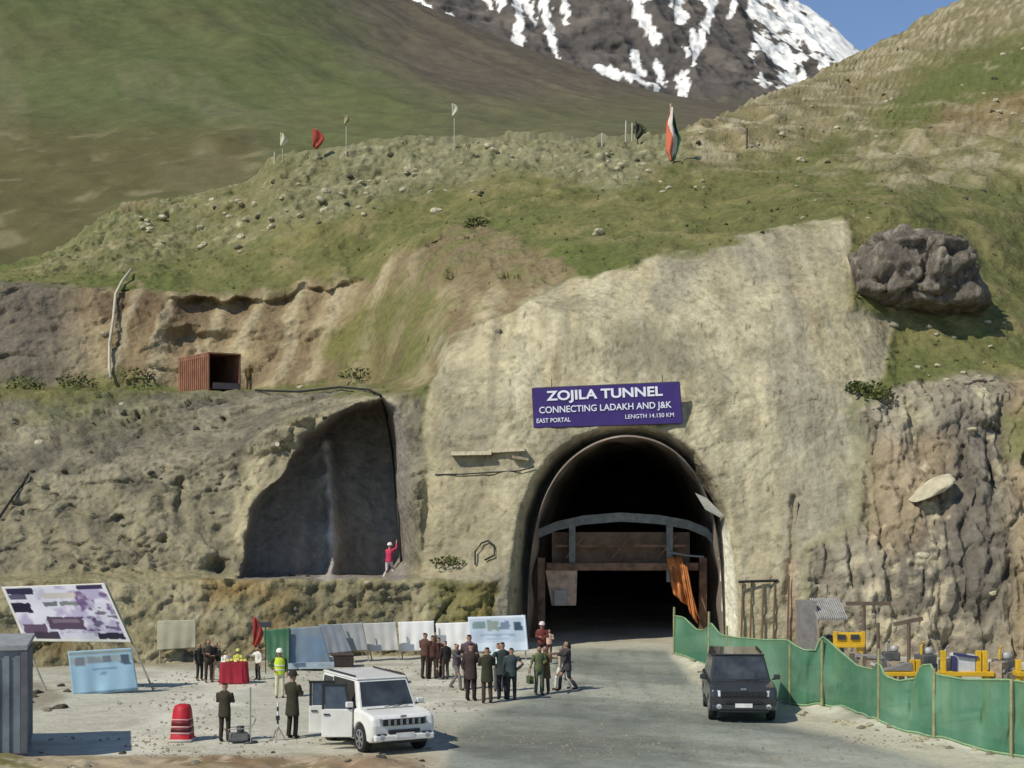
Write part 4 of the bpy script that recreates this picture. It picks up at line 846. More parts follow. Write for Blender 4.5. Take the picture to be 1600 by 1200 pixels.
MB().quad((-Wc / 2 + .05, .1, .18), (-Wc / 2 + .05, Lc - .1, .18), (-Wc / 2 + .05, Lc - .1, Hc - .01), (-Wc / 2 + .05, .1, Hc - .01), .006).build('lining', M_in, ct)
MB().box((0.1, .02, .3), (Wc - .3, .06, .36)).build('sill', mat('grey_sill', (.13, .11, .11)), ct)

# ------------------------------------------------------------------ people
SKIN = mat('skin', (.36, .20, .13), rough=.6, var=.08)
def cmat(c): return mat('cloth_%02x%02x%02x' % tuple(c), lin(c), rough=.9, var=.2, scale=6, bump=.008, bscale=18)
HAIR = mat('black_hair', (.015, .012, .01), rough=.7); SHOE = mat('dark_shoes', (.03, .025, .02), rough=.6); EYE = mat('eye_dark', (.02, .015, .012), rough=.3)
def skin(name, verts, edges, m, root, sub=1):
    me = bpy.data.meshes.new(name); me.from_pydata([v[0] for v in verts], edges, []); me.materials.append(m)
    o = bpy.data.objects.new(name, me); COL.objects.link(o); o.parent = root
    s = o.modifiers.new('skin', 'SKIN'); s.use_smooth_shade = True
    for i, v in enumerate(verts):
        d = me.skin_vertices[0].data[i]; r_ = v[1]; d.radius = r_ if isinstance(r_, tuple) else (r_, r_); d.use_root = (i == 0)
    ss = o.modifiers.new('smooth', 'SUBSURF'); ss.levels = sub; ss.render_levels = sub
    return o
def chain(vs, es, start, pts):
    k = start
    for p, r_ in pts: vs.append((Vector(p), r_)); es.append((k, len(vs) - 1)); k = len(vs) - 1
    return k
def person(px_, py_, hpx=None, face=0, arms=('down', 'down'), legs='stand', top=(60, 58, 50), bot=(50, 48, 44), label='', group=None, head='hair', hcol=None, coat=0, at=None, lean=0, extra=None, kneel=False):
    """face: degrees, 0 looks at the camera, 180 away; positive turns to the viewer's right"""
    loc = at if at is not None else G(px_, py_)
    if at is None: loc = Vector((loc.x, loc.y, gh(loc.x, loc.y)))
    h = (hpx * loc.y / F) if hpx else 1.72
    s = h / 1.73
    root = empty('person', loc, R(face), label, 'person', group); root.scale = (s, s, s)
    dz = 0
    if legs == 'walk': kn = [(-.09, -.20, .50), (.09, .04, .50)]; an = [(-.09, -.24, .10), (.09, .32, .14)]
    elif legs == 'apart': kn = [(-.15, -.03, .50), (.15, -.03, .50)]; an = [(-.20, .02, .09), (.20, .02, .09)]
    elif legs == 'sit': dz = -.42; kn = [(-.13, -.40, .50), (.13, -.40, .50)]; an = [(-.13, -.36, .09), (.13, -.36, .09)]
    else: kn = [(-.10, -.02, .50), (.10, -.02, .50)]; an = [(-.11, .02, .09), (.11, .02, .09)]
    L = lean
    def T(x, y, z): return Vector((x, y - L * max(0, z - .95), z + dz))
    pel, wai, che, nb = T(0, 0, .96), T(0, 0, 1.10), T(0, 0, 1.30), T(0, .0, 1.44)
    nk, hd, hm, cr_ = T(0, -.01, 1.50), T(0, -.02, 1.57), T(0, -.02, 1.63), T(0, -.01, 1.68)
    sh = [T(-.18, 0, 1.41), T(.18, 0, 1.41)]; hip = [Vector((-.09, 0, .92 + dz)), Vector((.09, 0, .92 + dz))]
    el, wr = [], []
    for k, a in enumerate(arms):
        q = -1 if k == 0 else 1
        if a == 'down': e_, w_ = T(q * .24, .02, 1.13), T(q * .25, -.06, .88)
        elif a == 'front': e_, w_ = T(q * .24, -.06, 1.15), T(q * .10, -.28, 1.16)
        elif a == 'reach': e_, w_ = T(q * .22, -.20, 1.24), T(q * .16, -.46, 1.28)
        elif a == 'up': e_, w_ = T(q * .34, -.08, 1.50), T(q * .28, -.14, 1.74)
        elif a == 'hip': e_, w_ = T(q * .38, .04, 1.17), T(q * .20, -.08, 1.00)
        elif a == 'back': e_, w_ = T(q * .27, .12, 1.15), T(q * .06, .17, .98)
        else: e_, w_ = T(q * .28, -.04, 1.14), T(q * .38, -.12, .92)
        el.append(e_); wr.append(w_)
    vs = [(pel, (.11, .08))]; es = []
    k = chain(vs, es, 0, [(wai, (.10, .08)), (che, (.11, .08)), (nb, .07), (nk, .055), (hd, (.072, .085)), (hm, (.078, .09)), (cr_, (.055, .065))])
    chain(vs, es, 5, [(hd + Vector((0, -.105, .015)), .014)])                       # nose
    for q in (-1, 1): chain(vs, es, 5, [(hd + Vector((q * .082, 0, .01)), .016)])  # ears
    for q in (0, 1):
        sg_ = -1 if q == 0 else 1
        kw = chain(vs, es, 2, [(sh[q], .038), (el[q], .036), (wr[q], .030)])
        d = (wr[q] - el[q]).normalized(); pl = wr[q] + d * .07; kp_ = chain(vs, es, kw, [(pl, (.036, .018))])
        sd = d.cross(Vector((0, 1, 0.1))).normalized(); cu_ = d.cross(sd).normalized()
        for j, ln in zip((-1.5, -.5, .5, 1.5), (.060, .075, .07, .055)):
            chain(vs, es, kp_, [(pl + sd * j * .018 + d * .03, .009), (pl + sd * j * .02 + d * (.03 + ln * .6) + cu_ * .008, .008), (pl + sd * j * .02 + d * (.03 + ln) + cu_ * .022, .007)])
        chain(vs, es, kw, [(wr[q] + d * .035 + sd * .035 * sg_, .011), (wr[q] + d * .075 + sd * .055 * sg_, .009)])
        chain(vs, es, 0, [(hip[q], .085), (Vector(kn[q]), .055), (Vector(an[q]), .040), (Vector(an[q]) + Vector((0, -.13, -.05)), .035)])
    skin('body', vs, es, SKIN, root)
    def garment(name, m, mb_, vox=.022):
        o = mb_.build(name, m, root, True); rm = o.modifiers.new('join', 'REMESH'); rm.mode = 'VOXEL'; rm.voxel_size = vox; rm.use_smooth_shade = True
        sm2 = o.modifiers.new('soften', 'SMOOTH'); sm2.iterations = 3; sm2.factor = .5; return o
    def loft(mb_, rings):
        k0 = len(mb_.v)
        for c_, rx, ry in rings:
            for j in range(14):
                a_ = 2 * math.pi * j / 14; mb_.v.append((c_.x + rx * math.cos(a_), c_.y + ry * math.sin(a_), c_.z + 0.01 * math.sin(3 * a_)))
        for i_ in range(len(rings) - 1):
            for j in range(14): mb_.f.append((k0 + i_ * 14 + j, k0 + i_ * 14 + (j + 1) % 14, k0 + (i_ + 1) * 14 + (j + 1) % 14, k0 + (i_ + 1) * 14 + j))
        mb_.f.append(tuple(k0 + j for j in range(14))[::-1]); mb_.f.append(tuple(k0 + (len(rings) - 1) * 14 + j for j in range(14)))
    jk = MB(); cx_ = coat * .12
    loft(jk, [(T(0, .01, .84 - coat), .175 + cx_, .135 + cx_), (T(0, 0, .95), .178, .135), (T(0, 0, 1.10), .165, .125), (T(0, 0, 1.27), .190, .135), (T(0, 0, 1.38), .195, .12), (T(0, 0, 1.43), .14, .10), (T(0, 0, 1.475), .07, .07)])
    for q in (0, 1):
        d = wr[q] - el[q]; jk.tube([sh[q] + Vector((0, 0, -.02)), sh[q].lerp(el[q], .5), el[q], el[q] + d * .5, el[q] + d * .92], [.072, .066, .058, .052, .046], 10)
    garment('jacket', cmat(top), jk)
    tr_ = MB(); loft(tr_, [(pel + Vector((0, 0, -.16)), .15, .115), (pel + Vector((0, 0, -.08)), .168, .125), (pel + Vector((0, 0, .06)), .155, .118)])
    for q in (0, 1):
        a_ = Vector(an[q]); tr_.tube([hip[q] + Vector((0, 0, -.02)), hip[q].lerp(Vector(kn[q]), .6), Vector(kn[q]), Vector(kn[q]).lerp(a_, .5), a_ + Vector((0, .01, -.03))], [.092, .082, .070, .066, .062], 10)
    garment('trousers', cmat(bot), tr_)
    for q in (0, 1):
        a = Vector(an[q]); skin('shoe', [(a + Vector((0, .03, -.035)), .05), (a + Vector((0, -.06, -.045)), .045), (a + Vector((0, -.16, -.055)), .038)], [(0, 1), (1, 2)], SHOE, root)
    if head == 'hair':
        skin('hair', [(cr_ + Vector((0, .03, -.06)), .088), (cr_ + Vector((0, .02, .01)), .075)], [(0, 1)], HAIR, root)
    elif head in ('helmet', 'cap'):
        m_ = cmat(hcol or (230, 228, 210)); b = MB()
        b.lathe([(.135, -.03), (.125, -.01), (.118, .03), (.10, .075), (.06, .105), (.01, .115)], cr_ + Vector((0, 0, -.02)), 16); b.box(cr_ + Vector((0, -.13, -.045)), (.16, .09, .015))
        b.build('helmet' if head == 'helmet' else 'cap', m_, root, True)
    elif head == 'long':
        skin('hair', [(cr_ + Vector((0, .03, 0)), .09), (hd + Vector((0, .06, -.02)), .10), (nb + Vector((0, .09, -.05)), .09)], [(0, 1), (1, 2)], HAIR, root)
    f = MB()
    for q in (-1, 1): f.box(hm + Vector((q * .03, -.088, -.012)), (.022, .012, .010))
    f.box(hd + Vector((0, -.088, -.045)), (.045, .012, .010)); f.build('face', EYE, root)
    if extra: extra(root, T, wr, hip)
    return root
def vest(col_, band):
    def fn(root, T, wr, hip):
        mb_ = MB(); rings = [(T(0, 0, .84), .19, .150), (T(0, 0, .95), .192, .150), (T(0, 0, 1.10), .18, .142), (T(0, 0, 1.27), .20, .15), (T(0, 0, 1.38), .18, .135), (T(0, 0, 1.44), .12, .10)]; n = 16
        for c_, rx, ry in rings:
            for j in range(n): a_ = 2 * math.pi * j / n; mb_.v.append((c_.x + rx * math.cos(a_), c_.y + ry * math.sin(a_), c_.z))
        for i_ in range(len(rings) - 1):
            for j in range(n): mb_.f.append((i_ * n + j, i_ * n + (j + 1) % n, (i_ + 1) * n + (j + 1) % n, (i_ + 1) * n + j))
        v_ = mb_.build('vest', mat('hi_vis_%02x%02x%02x' % col_, lin(col_), rough=.7, var=.06), root, True)
        for z in (1.0, 1.16): bd = MB(); bd.lathe([(.2, z - .02), (.2, z + .02)], n=20); o_ = bd.build('reflective_band', mat('reflective', (.7, .7, .68), rough=.3), v_, True); o_.scale = (.97, .78, 1)
    return fn
def bag(col_, q=0):
    def fn(root, T, wr, hip):
        b = MB(); c = wr[q]; b.box(c + Vector((0, -.02, -.36)), (.16, .34, .26)); b.tube([c + Vector((0, -.12, -.24)), c + Vector((0, -.05, -.06)), c + Vector((0, .05, -.06)), c + Vector((0, .12, -.24))], .012, 5)
        b.build('bag', cmat(col_), root, bevel=.03)
    return fn
gA = 'people standing at the far left by the bank'
person(312, 1064, 60, 40, ('down', 'front'), 'stand', (46, 46, 42), (52, 50, 46), 'person in black with a dark pack, leftmost of the trio by the earth bank', gA, coat=.1)
person(326, 1066, 68, 20, ('front', 'down'), 'stand', (64, 60, 50), (60, 54, 46), 'person in dark grey, tallest of the trio by the earth bank', gA)
person(338, 1065, 62, -30, ('front', 'front'), 'apart', (40, 40, 38), (196, 186, 162), 'person in black top and pale trousers, right in the trio by the earth bank', gA)
person(353, 1068, 52, 30, ('front', 'front'), 'stand', (228, 224, 206), (210, 200, 180), 'person all in white left behind the red table', 'people round the red table')
person(372, 1064, 50, 0, ('front', 'reach'), 'stand', (198, 196, 92), (110, 100, 70), 'person in a yellow top behind the middle of the red table', 'people round the red table', head='cap', hcol=(206, 204, 120))
person(403, 1062, 52, -40, ('reach', 'down'), 'stand', (226, 222, 205), (70, 62, 56), 'person in a white top right of the red table', 'people round the red table')
person(437, 1091, 76, 10, ('hip', 'down'), 'stand', (70, 84, 40), (206, 200, 164), 'person in a lime high visibility vest and white helmet behind the levelling staff', head='helmet', hcol=(236, 234, 214), extra=vest((196, 216, 62), 1))
person(351, 1159, 95, 170, ('front', 'front'), 'stand', (64, 58, 46), (56, 50, 42), 'person in brown standing alone with back turned between the red barrier and the post', coat=.12)
person(457, 1152, 104, 150, ('front', 'front'), 'stand', (58, 56, 42), (48, 46, 36), 'person in dark olive with back turned just left of the white car', coat=.25, head='cap', hcol=(52, 50, 40))
gB = 'people in dark clothes in front of the white panels'
person(664, 1061, 74, 150, ('front', 'front'), 'stand', (92, 66, 54), (66, 54, 46), 'person in reddish brown, leftmost of the four in front of the white panels', gB)
person(676, 1061, 70, 170, ('down', 'front'), 'stand', (84, 54, 46), (74, 60, 50), 'person in maroon, second from the left of the four in front of the white panels', gB)
person(686, 1061, 66, 190, ('down', 'down'), 'walk', (66, 42, 40), (58, 50, 44), 'person in dark plum, third of the four in front of the white panels', gB, lean=.15)
person(696, 1062, 62, 210, ('down', 'down'), 'stand', (50, 46, 42), (74, 64, 54), 'person in black, rightmost of the four in front of the white panels', gB)
gC = 'people grouped in front of the blue and white board'
person(713, 1077, 74, 60, ('reach', 'down'), 'walk', (86, 78, 84), (120, 112, 108), 'person in grey striding, leftmost of the group before the blue and white board', gC)
person(733, 1076, 88, 180, ('front', 'front'), 'stand', (90, 76, 80), (76, 66, 68), 'tall person in mauve behind the leftmost of the group before the blue and white board', gC)
person(736, 1095, 92, 160, ('front', 'down'), 'stand', (62, 50, 46), (44, 36, 34), 'person in dark brown, second of the front row before the blue and white board', gC, coat=.2)
person(761, 1099, 90, 190, ('front', 'front'), 'stand', (58, 58, 42), (74, 60, 44), 'person in olive coat and brown trousers at the middle of the board group', gC, coat=.2)
person(779, 1080, 78, 180, ('front', 'down'), 'stand', (188, 214, 206), (90, 90, 90), 'person in a pale mint top half hidden in the board group', gC)
person(785, 1094, 92, 200, ('down', 'hip'), 'stand', (56, 64, 62), (44, 42, 46), 'person in slate jacket standing right of centre in the board group', gC, coat=.12)
person(799, 1095, 84, 175, ('hip', 'down'), 'stand', (58, 70, 70), (50, 50, 54), 'person in blue grey jacket with elbow out, rightmost of the board group', gC, coat=.08)
gD = 'people right of the board near the tunnel mouth'
person(842, 1086, 78, 20, ('away', 'front'), 'stand', (98, 106, 72), (96, 100, 78), 'person in green carrying a bag near the tunnel mouth', gD, extra=bag((84, 92, 60), 0))
person(852, 1084, 76, -20, ('down', 'front'), 'stand', (96, 80, 54), (66, 58, 48), 'person in brown coat right beside the one in green', gD, coat=.3)
person(886, 1080, 80, -70, ('reach', 'reach'), 'walk', (66, 62, 62), (62, 60, 66), 'person in dark coat holding out both arms, nearest the road', gD, coat=.15, head='long')
person(878, 1078, 70, -60, ('reach', 'down'), 'walk', (176, 162, 140), (206, 200, 186), 'person in pale clothes half hidden behind the one with arms held out', gD)
person(847, 1038, 66, 0, ('front', 'front'), 'stand', (110, 54, 48), (60, 44, 40), 'person in dark red with a white cap at the left side of the tunnel mouth', gD, head='cap', hcol=(220, 200, 190))
person(858, 1030, 48, 10, ('down', 'front'), 'stand', (206, 170, 150), (90, 70, 60), 'person in a pale pink top in front of the tunnel mouth', gD)
pr = surf(607, 893)
person(0, 0, 58, 150, ('up', 'reach'), 'walk', (190, 60, 92), (206, 190, 190), 'person in pink red with white helmet climbing at the foot of the dark recess', head='helmet', hcol=(240, 230, 225), at=Vector((pr.x, pr.y - .9, pr.z - .35)), lean=.1)
pt = surf(389, 611)
person(0, 0, 44, 30, ('down', 'front'), 'stand', (104, 88, 56), (84, 74, 50), 'small person in brown standing right of the rusty container', at=Vector((P(389, 611, 90.5).x, 90.5, P(389, 611, 90.5).z)))

# ------------------------------------------------------------------ panels, banners, table
M_panel = vmat('printed_panel', bump=0, var=.05, rough=.7)
M_leg = mat('panel_leg', (.36, .33, .26), rough=.8)
def board(tl, tr, br, bl, Y, label, paint, cat='panel', group=None, legs_=2, wave=.03, dY=0):
    a, b, c, d = P(*tl, Y + dY), P(*tr, Y), P(*br, Y), P(*bl, Y + dY)
    root = empty('display_panel', ((a.x + b.x) / 2, Y, 0), 0, label, cat, group)
    sheet_obj('sheet', a, b, c, d, M_panel, 40, 26, wave, .03, paint, root, seed=tl[0])
    for q in range(legs_):
        u = (q + .06) / (legs_ - 1 + .12) if legs_ > 1 else .5
        tp_ = a.lerp(b, u); bt = d.lerp(c, u)
        z0 = gh(bt.x, bt.y); part(MB().tube([Vector((bt.x + (bt.x - tp_.x) * max(0, (bt.z - z0)) / max(.2, tp_.z - bt.z), bt.y + .12, z0 - .1)), tp_ + Vector((0, .12, .03))], .03, 6), 'leg', M_leg, root)
    return root
def plain(c1, c2=None, amt=.5, seed=0):
    def fn(U, V):
        C = np.zeros(U.shape + (3,)) + np.array(lin(c1))
        if c2: C = mixc(C, lin(c2), smooth(-.3, .5, fbm(U * 3 + seed, V * 2, 0 * U, 3)) * amt)
        return C
    return fn
def rects(base, rs):
    def fn(U, V):
        C = np.zeros(U.shape + (3,)) + np.array(lin(base))
        for (u0, v0, u1, v1, c, sft) in rs:
            j = .0 if not sft else sft * vn(U * 14, V * 14, 0 * U)
            C = mixc(C, lin(c), ((U > u0 + j) & (U < u1 + j) & (V > v0 + j) & (V < v1 + j)) * 1.0)
        return C
    return fn
gP = 'row of panels in front of the low bank'
board((410, 985), (452, 981), (452, 1038), (420, 1042), 60.4, 'dark green sheet at the left end of the row of panels', plain((70, 112, 82), (110, 140, 112)), group=gP)
board((446, 982), (500, 978), (518, 1038), (440, 1041), 60.6, 'blue grey sheet reaching the ground right of the dark green one', plain((132, 142, 148), (96, 130, 160)), group=gP)
board((497, 976), (532, 975), (550, 1018), (512, 1022), 61.6, 'small grey blue sheet, second of the grey panels', plain((138, 142, 148), (160, 164, 166)), group=gP)
board((526, 975), (566, 973), (575, 1016), (536, 1018), 62.0, 'light grey sheet in the middle of the row of panels', plain((160, 162, 160), (178, 178, 174)), group=gP)
board((567, 974), (618, 972), (624, 1016), (576, 1018), 62.6, 'greyish white sheet left of the bright white panels', plain((190, 188, 182), (206, 202, 194)), group=gP)
board((622, 972), (678, 970), (679, 1016), (625, 1018), 63.2, 'bright white panel behind the people in brown', plain((236, 234, 228)), group=gP)
board((681, 974), (734, 972), (738, 1014), (684, 1016), 63.6, 'bright white panel behind the gap between two groups of people', plain((240, 238, 232)), group=gP)
bb = rects((196, 208, 220), [(0, 0, 1, .06, (232, 234, 236), 0), (.08, .14, .30, .36, (130, 150, 150), .02), (.32, .12, .52, .40, (150, 160, 150), .02), (.54, .16, .72, .38, (126, 140, 156), .02), (.78, .18, .92, .42, (72, 92, 104), .01), (.2, .5, .8, .56, (158, 178, 196), .02), (.3, .62, .7, .66, (170, 186, 200), .02), (0, .72, 1, 1, (212, 224, 232), 0), (.97, 0, 1, 1, (236, 238, 240), 0)])
board((731, 964), (821, 961), (826, 1017), (736, 1019), 62.8, 'large blue and white picture board right of the white panels', bb, group=gP)
board((246, 970), (306, 968), (306, 1012), (246, 1016), 61.5, 'pale blank sheet fixed to the bank at the left', plain((176, 172, 148), (158, 156, 130)), legs_=2)
# long low sheet at the foot of the blue grey panels and a dark box
tag(MB().hexa([P(440, 1046, 58.9), P(522, 1044, 58.9), P(522, 1042, 59.5), P(440, 1044, 59.5)], [P(440, 1037, 58.9), P(522, 1035, 58.9), P(522, 1034, 59.5), P(440, 1036, 59.5)]).build('kerb_block', mat('bluish_concrete', (.34, .40, .44), rough=.9, var=.2)), 'long bluish block at the foot of the blue grey sheet', 'block')
dkb = G(537, 1041); bx = empty('crate', (dkb.x, dkb.y, gh(dkb.x, dkb.y)), .1, 'dark brown crate on the ground below the grey panels', 'crate')
MB().box((0, 0, .24), (.78, .5, .46)).build('box', cmat((62, 54, 50)), bx, bevel=.02); MB().box((0, 0, .485), (.82, .54, .05)).build('lid', cmat((82, 70, 62)), bx)
for k, (a, b) in enumerate([(490, 1038), (502, 1037), (514, 1037)]):
    g = G(a, b); s_ = rock_mesh('sack', .2, .18, .2, 20 + k, 3, .12); o = link('sack', s_, cmat((226, 226, 222)), None, True); o.location = (g.x, g.y, gh(g.x, g.y) + .14)
    tag(o, 'one of three white sacks in a row left of the dark brown crate', 'sack', 'white sacks')
# big banner: collage print on two poles
def collage(U, V):
    C = np.zeros(U.shape + (3,)) + np.array(lin((222, 218, 224)))
    n = fbm(U * 9, V * 6, 0 * U + 3, 3); n2_ = fbm(U * 22, V * 14, 0 * U + 9, 2)
    C = mixc(C, lin((178, 168, 190)), smooth(-.1, .4, n)); 
    def r(u0, v0, u1, v1, c, a=1):
        nonlocal C
        j = .015 * n2_; C = mixc(C, lin(c), ((U > u0 + j) & (U < u1 + j) & (V > v0 - j) & (V < v1 + j)) * a)
    r(.03, .04, .28, .15, (56, 52, 74)); r(.03, .15, .20, .24, (96, 92, 112)); r(.36, .14, .70, .24, (206, 196, 186)); r(.33, .30, .46, .37, (116, 120, 116)); r(.48, .29, .74, .36, (128, 132, 124))
    r(.02, .30, .20, .48, (44, 40, 56)); r(.30, .56, .64, .78, (92, 76, 92)); r(.34, .60, .60, .66, (126, 110, 122)); r(.05, .68, .27, .92, (104, 84, 104)); r(.13, .82, .36, .97, (74, 64, 76)); r(.40, .84, .68, .96, (214, 212, 216))
    r(.72, .84, .96, .95, (52, 50, 62)); r(.72, .02, .97, .10, (66, 56, 84))
    sp_ = smooth(.1, .3, fbm(U * 16 + 4, V * 10, 0 * U, 3)) * ((U > .66) & (V > .1) & (V < .8)); C = mixc(C, lin((112, 84, 126)), sp_ * .9)
    sp_ = smooth(.2, .3, fbm(U * 20 + 8, V * 16, 0 * U, 2)) * ((U > .6) & (V > .4) & (V < .8)); C = mixc(C, lin((84, 70, 92)), sp_ * .8)
    ed = (U < .02) | (U > .975) | (V < .02) | (V > .95); return mixc(C, lin((226, 222, 206)), ed * 1.0)
Yb = 52.5
a, b, c, d = P(2, 917, Yb), P(163, 911, Yb), P(205, 1004, Yb), P(38, 1002, Yb)
bn = empty('banner', ((a.x + b.x) / 2, Yb, 0), 0, 'large slanted white and purple collage banner stretched between poles at the left', 'banner')
sheet_obj('printed_sheet', a, b, c, d, M_panel, 120, 70, .06, .015, collage, bn, seed=1, folds=2)
for p0, p1 in ((a, d), (b, c)):
    dr_ = (p1 - p0); ft = p0 + dr_ * ((p0.z + .1) / (p0.z - p1.z)); part(MB().tube([p0 - dr_ * .04 + Vector((0, .08, 0)), ft + Vector((0, .08, 0))], .035, 6), 'pole', M_leg, bn)
bl_ = rects((158, 190, 208), [(0, 0, 1, .12, (140, 152, 150), 0), (0, .12, 1, .30, (156, 170, 170), 0), (.10, .14, .26, .34, (120, 126, 132), .01), (.3, .16, .5, .30, (136, 146, 146), .01), (.52, .13, .66, .30, (116, 122, 130), .01), (.80, .14, .94, .36, (82, 96, 110), .01), (.34, .42, .72, .47, (116, 146, 176), .01), (.42, .52, .62, .56, (120, 150, 178), .01), (0, .95, 1, 1, (104, 130, 150), 0)])
board((106, 1018), (206, 1012), (216, 1078), (114, 1088), 51.9, 'light blue banner with a grey picture strip standing below the collage banner', bl_, 'banner', wave=.04, dY=-.2)
# red table with offerings
g = G(366, 1068); tb = empty('table', (g.x, g.y, gh(g.x, g.y)), .05, 'table covered to the ground with a red cloth, people in white and yellow around it', 'table')
M_red = mat('red_cloth', lin((168, 48, 62)), rough=.8, var=.15, scale=2, trans=.15)
mb = MB(); nn = 28; top = []; botm = []
for k in range(nn):
    t = k / nn * 6.683; cx = math.copysign(min(1, abs(math.cos(t)) * 1.3), math.cos(t)) * .46; cy_ = math.copysign(min(1, abs(math.sin(t)) * 1.3), math.sin(t)) * .32
    top.append((cx, cy_, .76)); f_ = 1.06 + .07 * math.sin(k * 2.4); botm.append((cx * f_, cy_ * f_, .03))
mb.add(top + botm, [tuple(range(nn))] + [(i, (i + 1) % nn, nn + (i + 1) % nn, nn + i) for i in range(nn)]); mb.build('tablecloth', M_red, tb)
for sx in (-.4, .4):
    for sy in (-.27, .27): MB().box((sx, sy, .37), (.04, .04, .74)).build('leg', M_wood, tb)
fl_ = MB(); random.seed(3)
for k in range(9):
    a_ = Vector((random.uniform(-.4, .4), random.uniform(-.25, .25), .80)); fl_.lathe([(.02, -.04), (.08, 0), (.05, .06), (.01, .08)], a_, 8)
fo = fl_.build('flowers', cmat((220, 200, 110)), None); fo.location = tb.location; tag(fo, 'yellow flower heads heaped on the red table', 'flowers', kind='stuff')
# red flag on a pole behind the table, dark lamp box beside
g = G(402, 1050); rf = empty('red_flag', (g.x, g.y, gh(g.x, g.y)), 0, 'narrow red flag on a pole behind the red table', 'flag'); k = g.y / F
MB().tube([(0, 0, -.1), (0, 0, 88 * k)], .03, 6).build('pole', M_leg, rf)
cloth('cloth', mat('flag_red', lin((170, 66, 62)), rough=.8, var=.1, trans=.2), 15 * k, 44 * k, rf, (-6 * k, -.06, 87 * k), seed=2)
g2 = G(415, 1052); lp = empty('work_lamp', (g2.x, g2.y, gh(g2.x, g2.y)), 0, 'dark box shaped work lamp on a thin stand right of the red flag', 'lamp')
MB().tube([(0, 0, 0), (0, 0, 1.75)], .02, 6).build('stand', M_dk, lp); MB().box((0, 0, 1.85), (.42, .2, .2)).build('lamp_head', M_dk, lp, bevel=.02)
# thin post and kit at its foot
g = G(391, 1160); ps = empty('post', (g.x, g.y, gh(g.x, g.y)), 0, 'thin grey upright post with a round base standing right of the person in brown', 'post')
MB().tube([(0, 0, 0), (0, 0, 1.5)], .028, 8).build('pole', mat('grey_paint', (.36, .35, .31), rough=.5), ps); MB().lathe([(.20, 0), (.20, .03), (.06, .06), (.03, .12)]).build('base', M_dk, ps, True)
g = G(373, 1160); eq = empty('generator', (g.x, g.y, gh(g.x, g.y)), .3, 'small dark grey portable machine on the ground at the foot of the thin post', 'machine')
MB().box((0, 0, .17), (.5, .34, .22)).build('housing', mat('grey_machine', (.16, .16, .15), rough=.6, var=.2), eq, bevel=.04); MB().lathe([(.10, -.12), (.10, .12)], (.05, 0, .33), 12).build('tank', M_dk, eq, True)
fm = MB()
for q in (-.2, .2): fm.tube([(-.3, q, 0), (-.3, q, .4), (.3, q, .4), (.3, q, 0)], .015, 6)
fm.tube([(.3, -.2, .4), (.46, 0, .62)], .015, 6); fm.build('frame', mat('grey_paint', (.36, .35, .31)), eq)
# levelling staff on a tripod in front of the person in the vest
g = G(434, 1156); ts = empty('tripod', (g.x, g.y, gh(g.x, g.y)), .4, 'slim white banded staff on tripod feet below the person in the lime vest', 'tripod')
MB().tube([(0, 0, .25), (0, 0, 1.05)], .025, 8).build('staff', mat('white_paint', (.75, .74, .68), rough=.5), ts)
for z in (.45, .8): MB().tube([(0, 0, z), (0, 0, z + .12)], .030, 8).build('band', M_dk, ts)
MB().box((0, 0, .62), (.10, .08, .12)).build('instrument', M_dk, ts, bevel=.01)
for q in range(3):
    t = q * 2.094; MB().tube([(0, 0, .4), (.22 * math.cos(t), .22 * math.sin(t), 0)], .016, 6).build('leg', M_leg, ts)
# red and white drum
g = G(285, 1157); dm = empty('traffic_barrier', (g.x, g.y, gh(g.x, g.y)), .2, 'red tapered barrier box with pale and dark bands standing on the gravel at the left', 'barrier'); dm.rotation_euler = (0, 0, R(40)); dm.scale = (1.22, 1.22, 1)
MB().lathe([(.33, 0), (.33, .08), (.30, .10), (.285, .30), (.27, .45), (.25, .70), (.23, .86), (.19, .97), (.09, 1.0)], n=4).build('body', mat('red_plastic', lin((186, 44, 54)), rough=.55, var=.18), dm, True)
for z0_, z1_, cc in ((.38, .42, (206, 170, 166)), (.58, .61, (206, 170, 166)), (.21, .25, (196, 174, 166)), (.44, .56, (110, 40, 46)), (.27, .36, (78, 46, 50))):
    r0 = np.interp(z0_, [.1, .3, .45, .7, .86], [.30, .285, .27, .25, .23]) + .006; r1 = np.interp(z1_, [.1, .3, .45, .7, .86], [.30, .285, .27, .25, .23]) + .006
    MB().lathe([(r0, z0_), (r1, z1_)], n=4).build('band', mat('band_%02x%02x%02x' % cc, lin(cc), rough=.5), dm, True)
MB().lathe([(.37, 0), (.37, .05), (.34, .07)], n=4).build('base_ring', mat('pale_rubber', (.5, .47, .4)), dm, True)
# grey site cabin at the left edge
M_cab = mat('cabin_grey', (.19, .215, .23), rough=.8, var=.3, scale=.8, bump=.01, bscale=3)
cb_ = empty('site_cabin', (-15.0, 40.3, 0), 0, 'grey metal site cabin cut off by the left edge of the picture', 'cabin')
mb = MB(); x0, x1, y0_, y1_ = -18.6, -12.17, 38.3, 41.8; Hc = 2.75
mb.box(((x0 + x1) / 2, (y0_ + y1_) / 2, Hc / 2 + .05), (x1 - x0, y1_ - y0_, Hc))
for k in range(24): mb.box((x0 + .3 + k * .26, y0_ - .02, Hc / 2 + .05), (.12, .05, Hc - .3))
for k in range(12): mb.box((x1 + .02, y0_ + .3 + k * .27, Hc / 2 + .05), (.05, .12, Hc - .3))
part(mb, 'wall', M_cab, cb_)
part(MB().box(((x0 + x1) / 2, (y0_ + y1_) / 2, Hc + .1), (x1 - x0 + .16, y1_ - y0_ + .16, .12)), 'roof', mat('cabin_roof', (.30, .31, .30), rough=.7, var=.2), cb_)
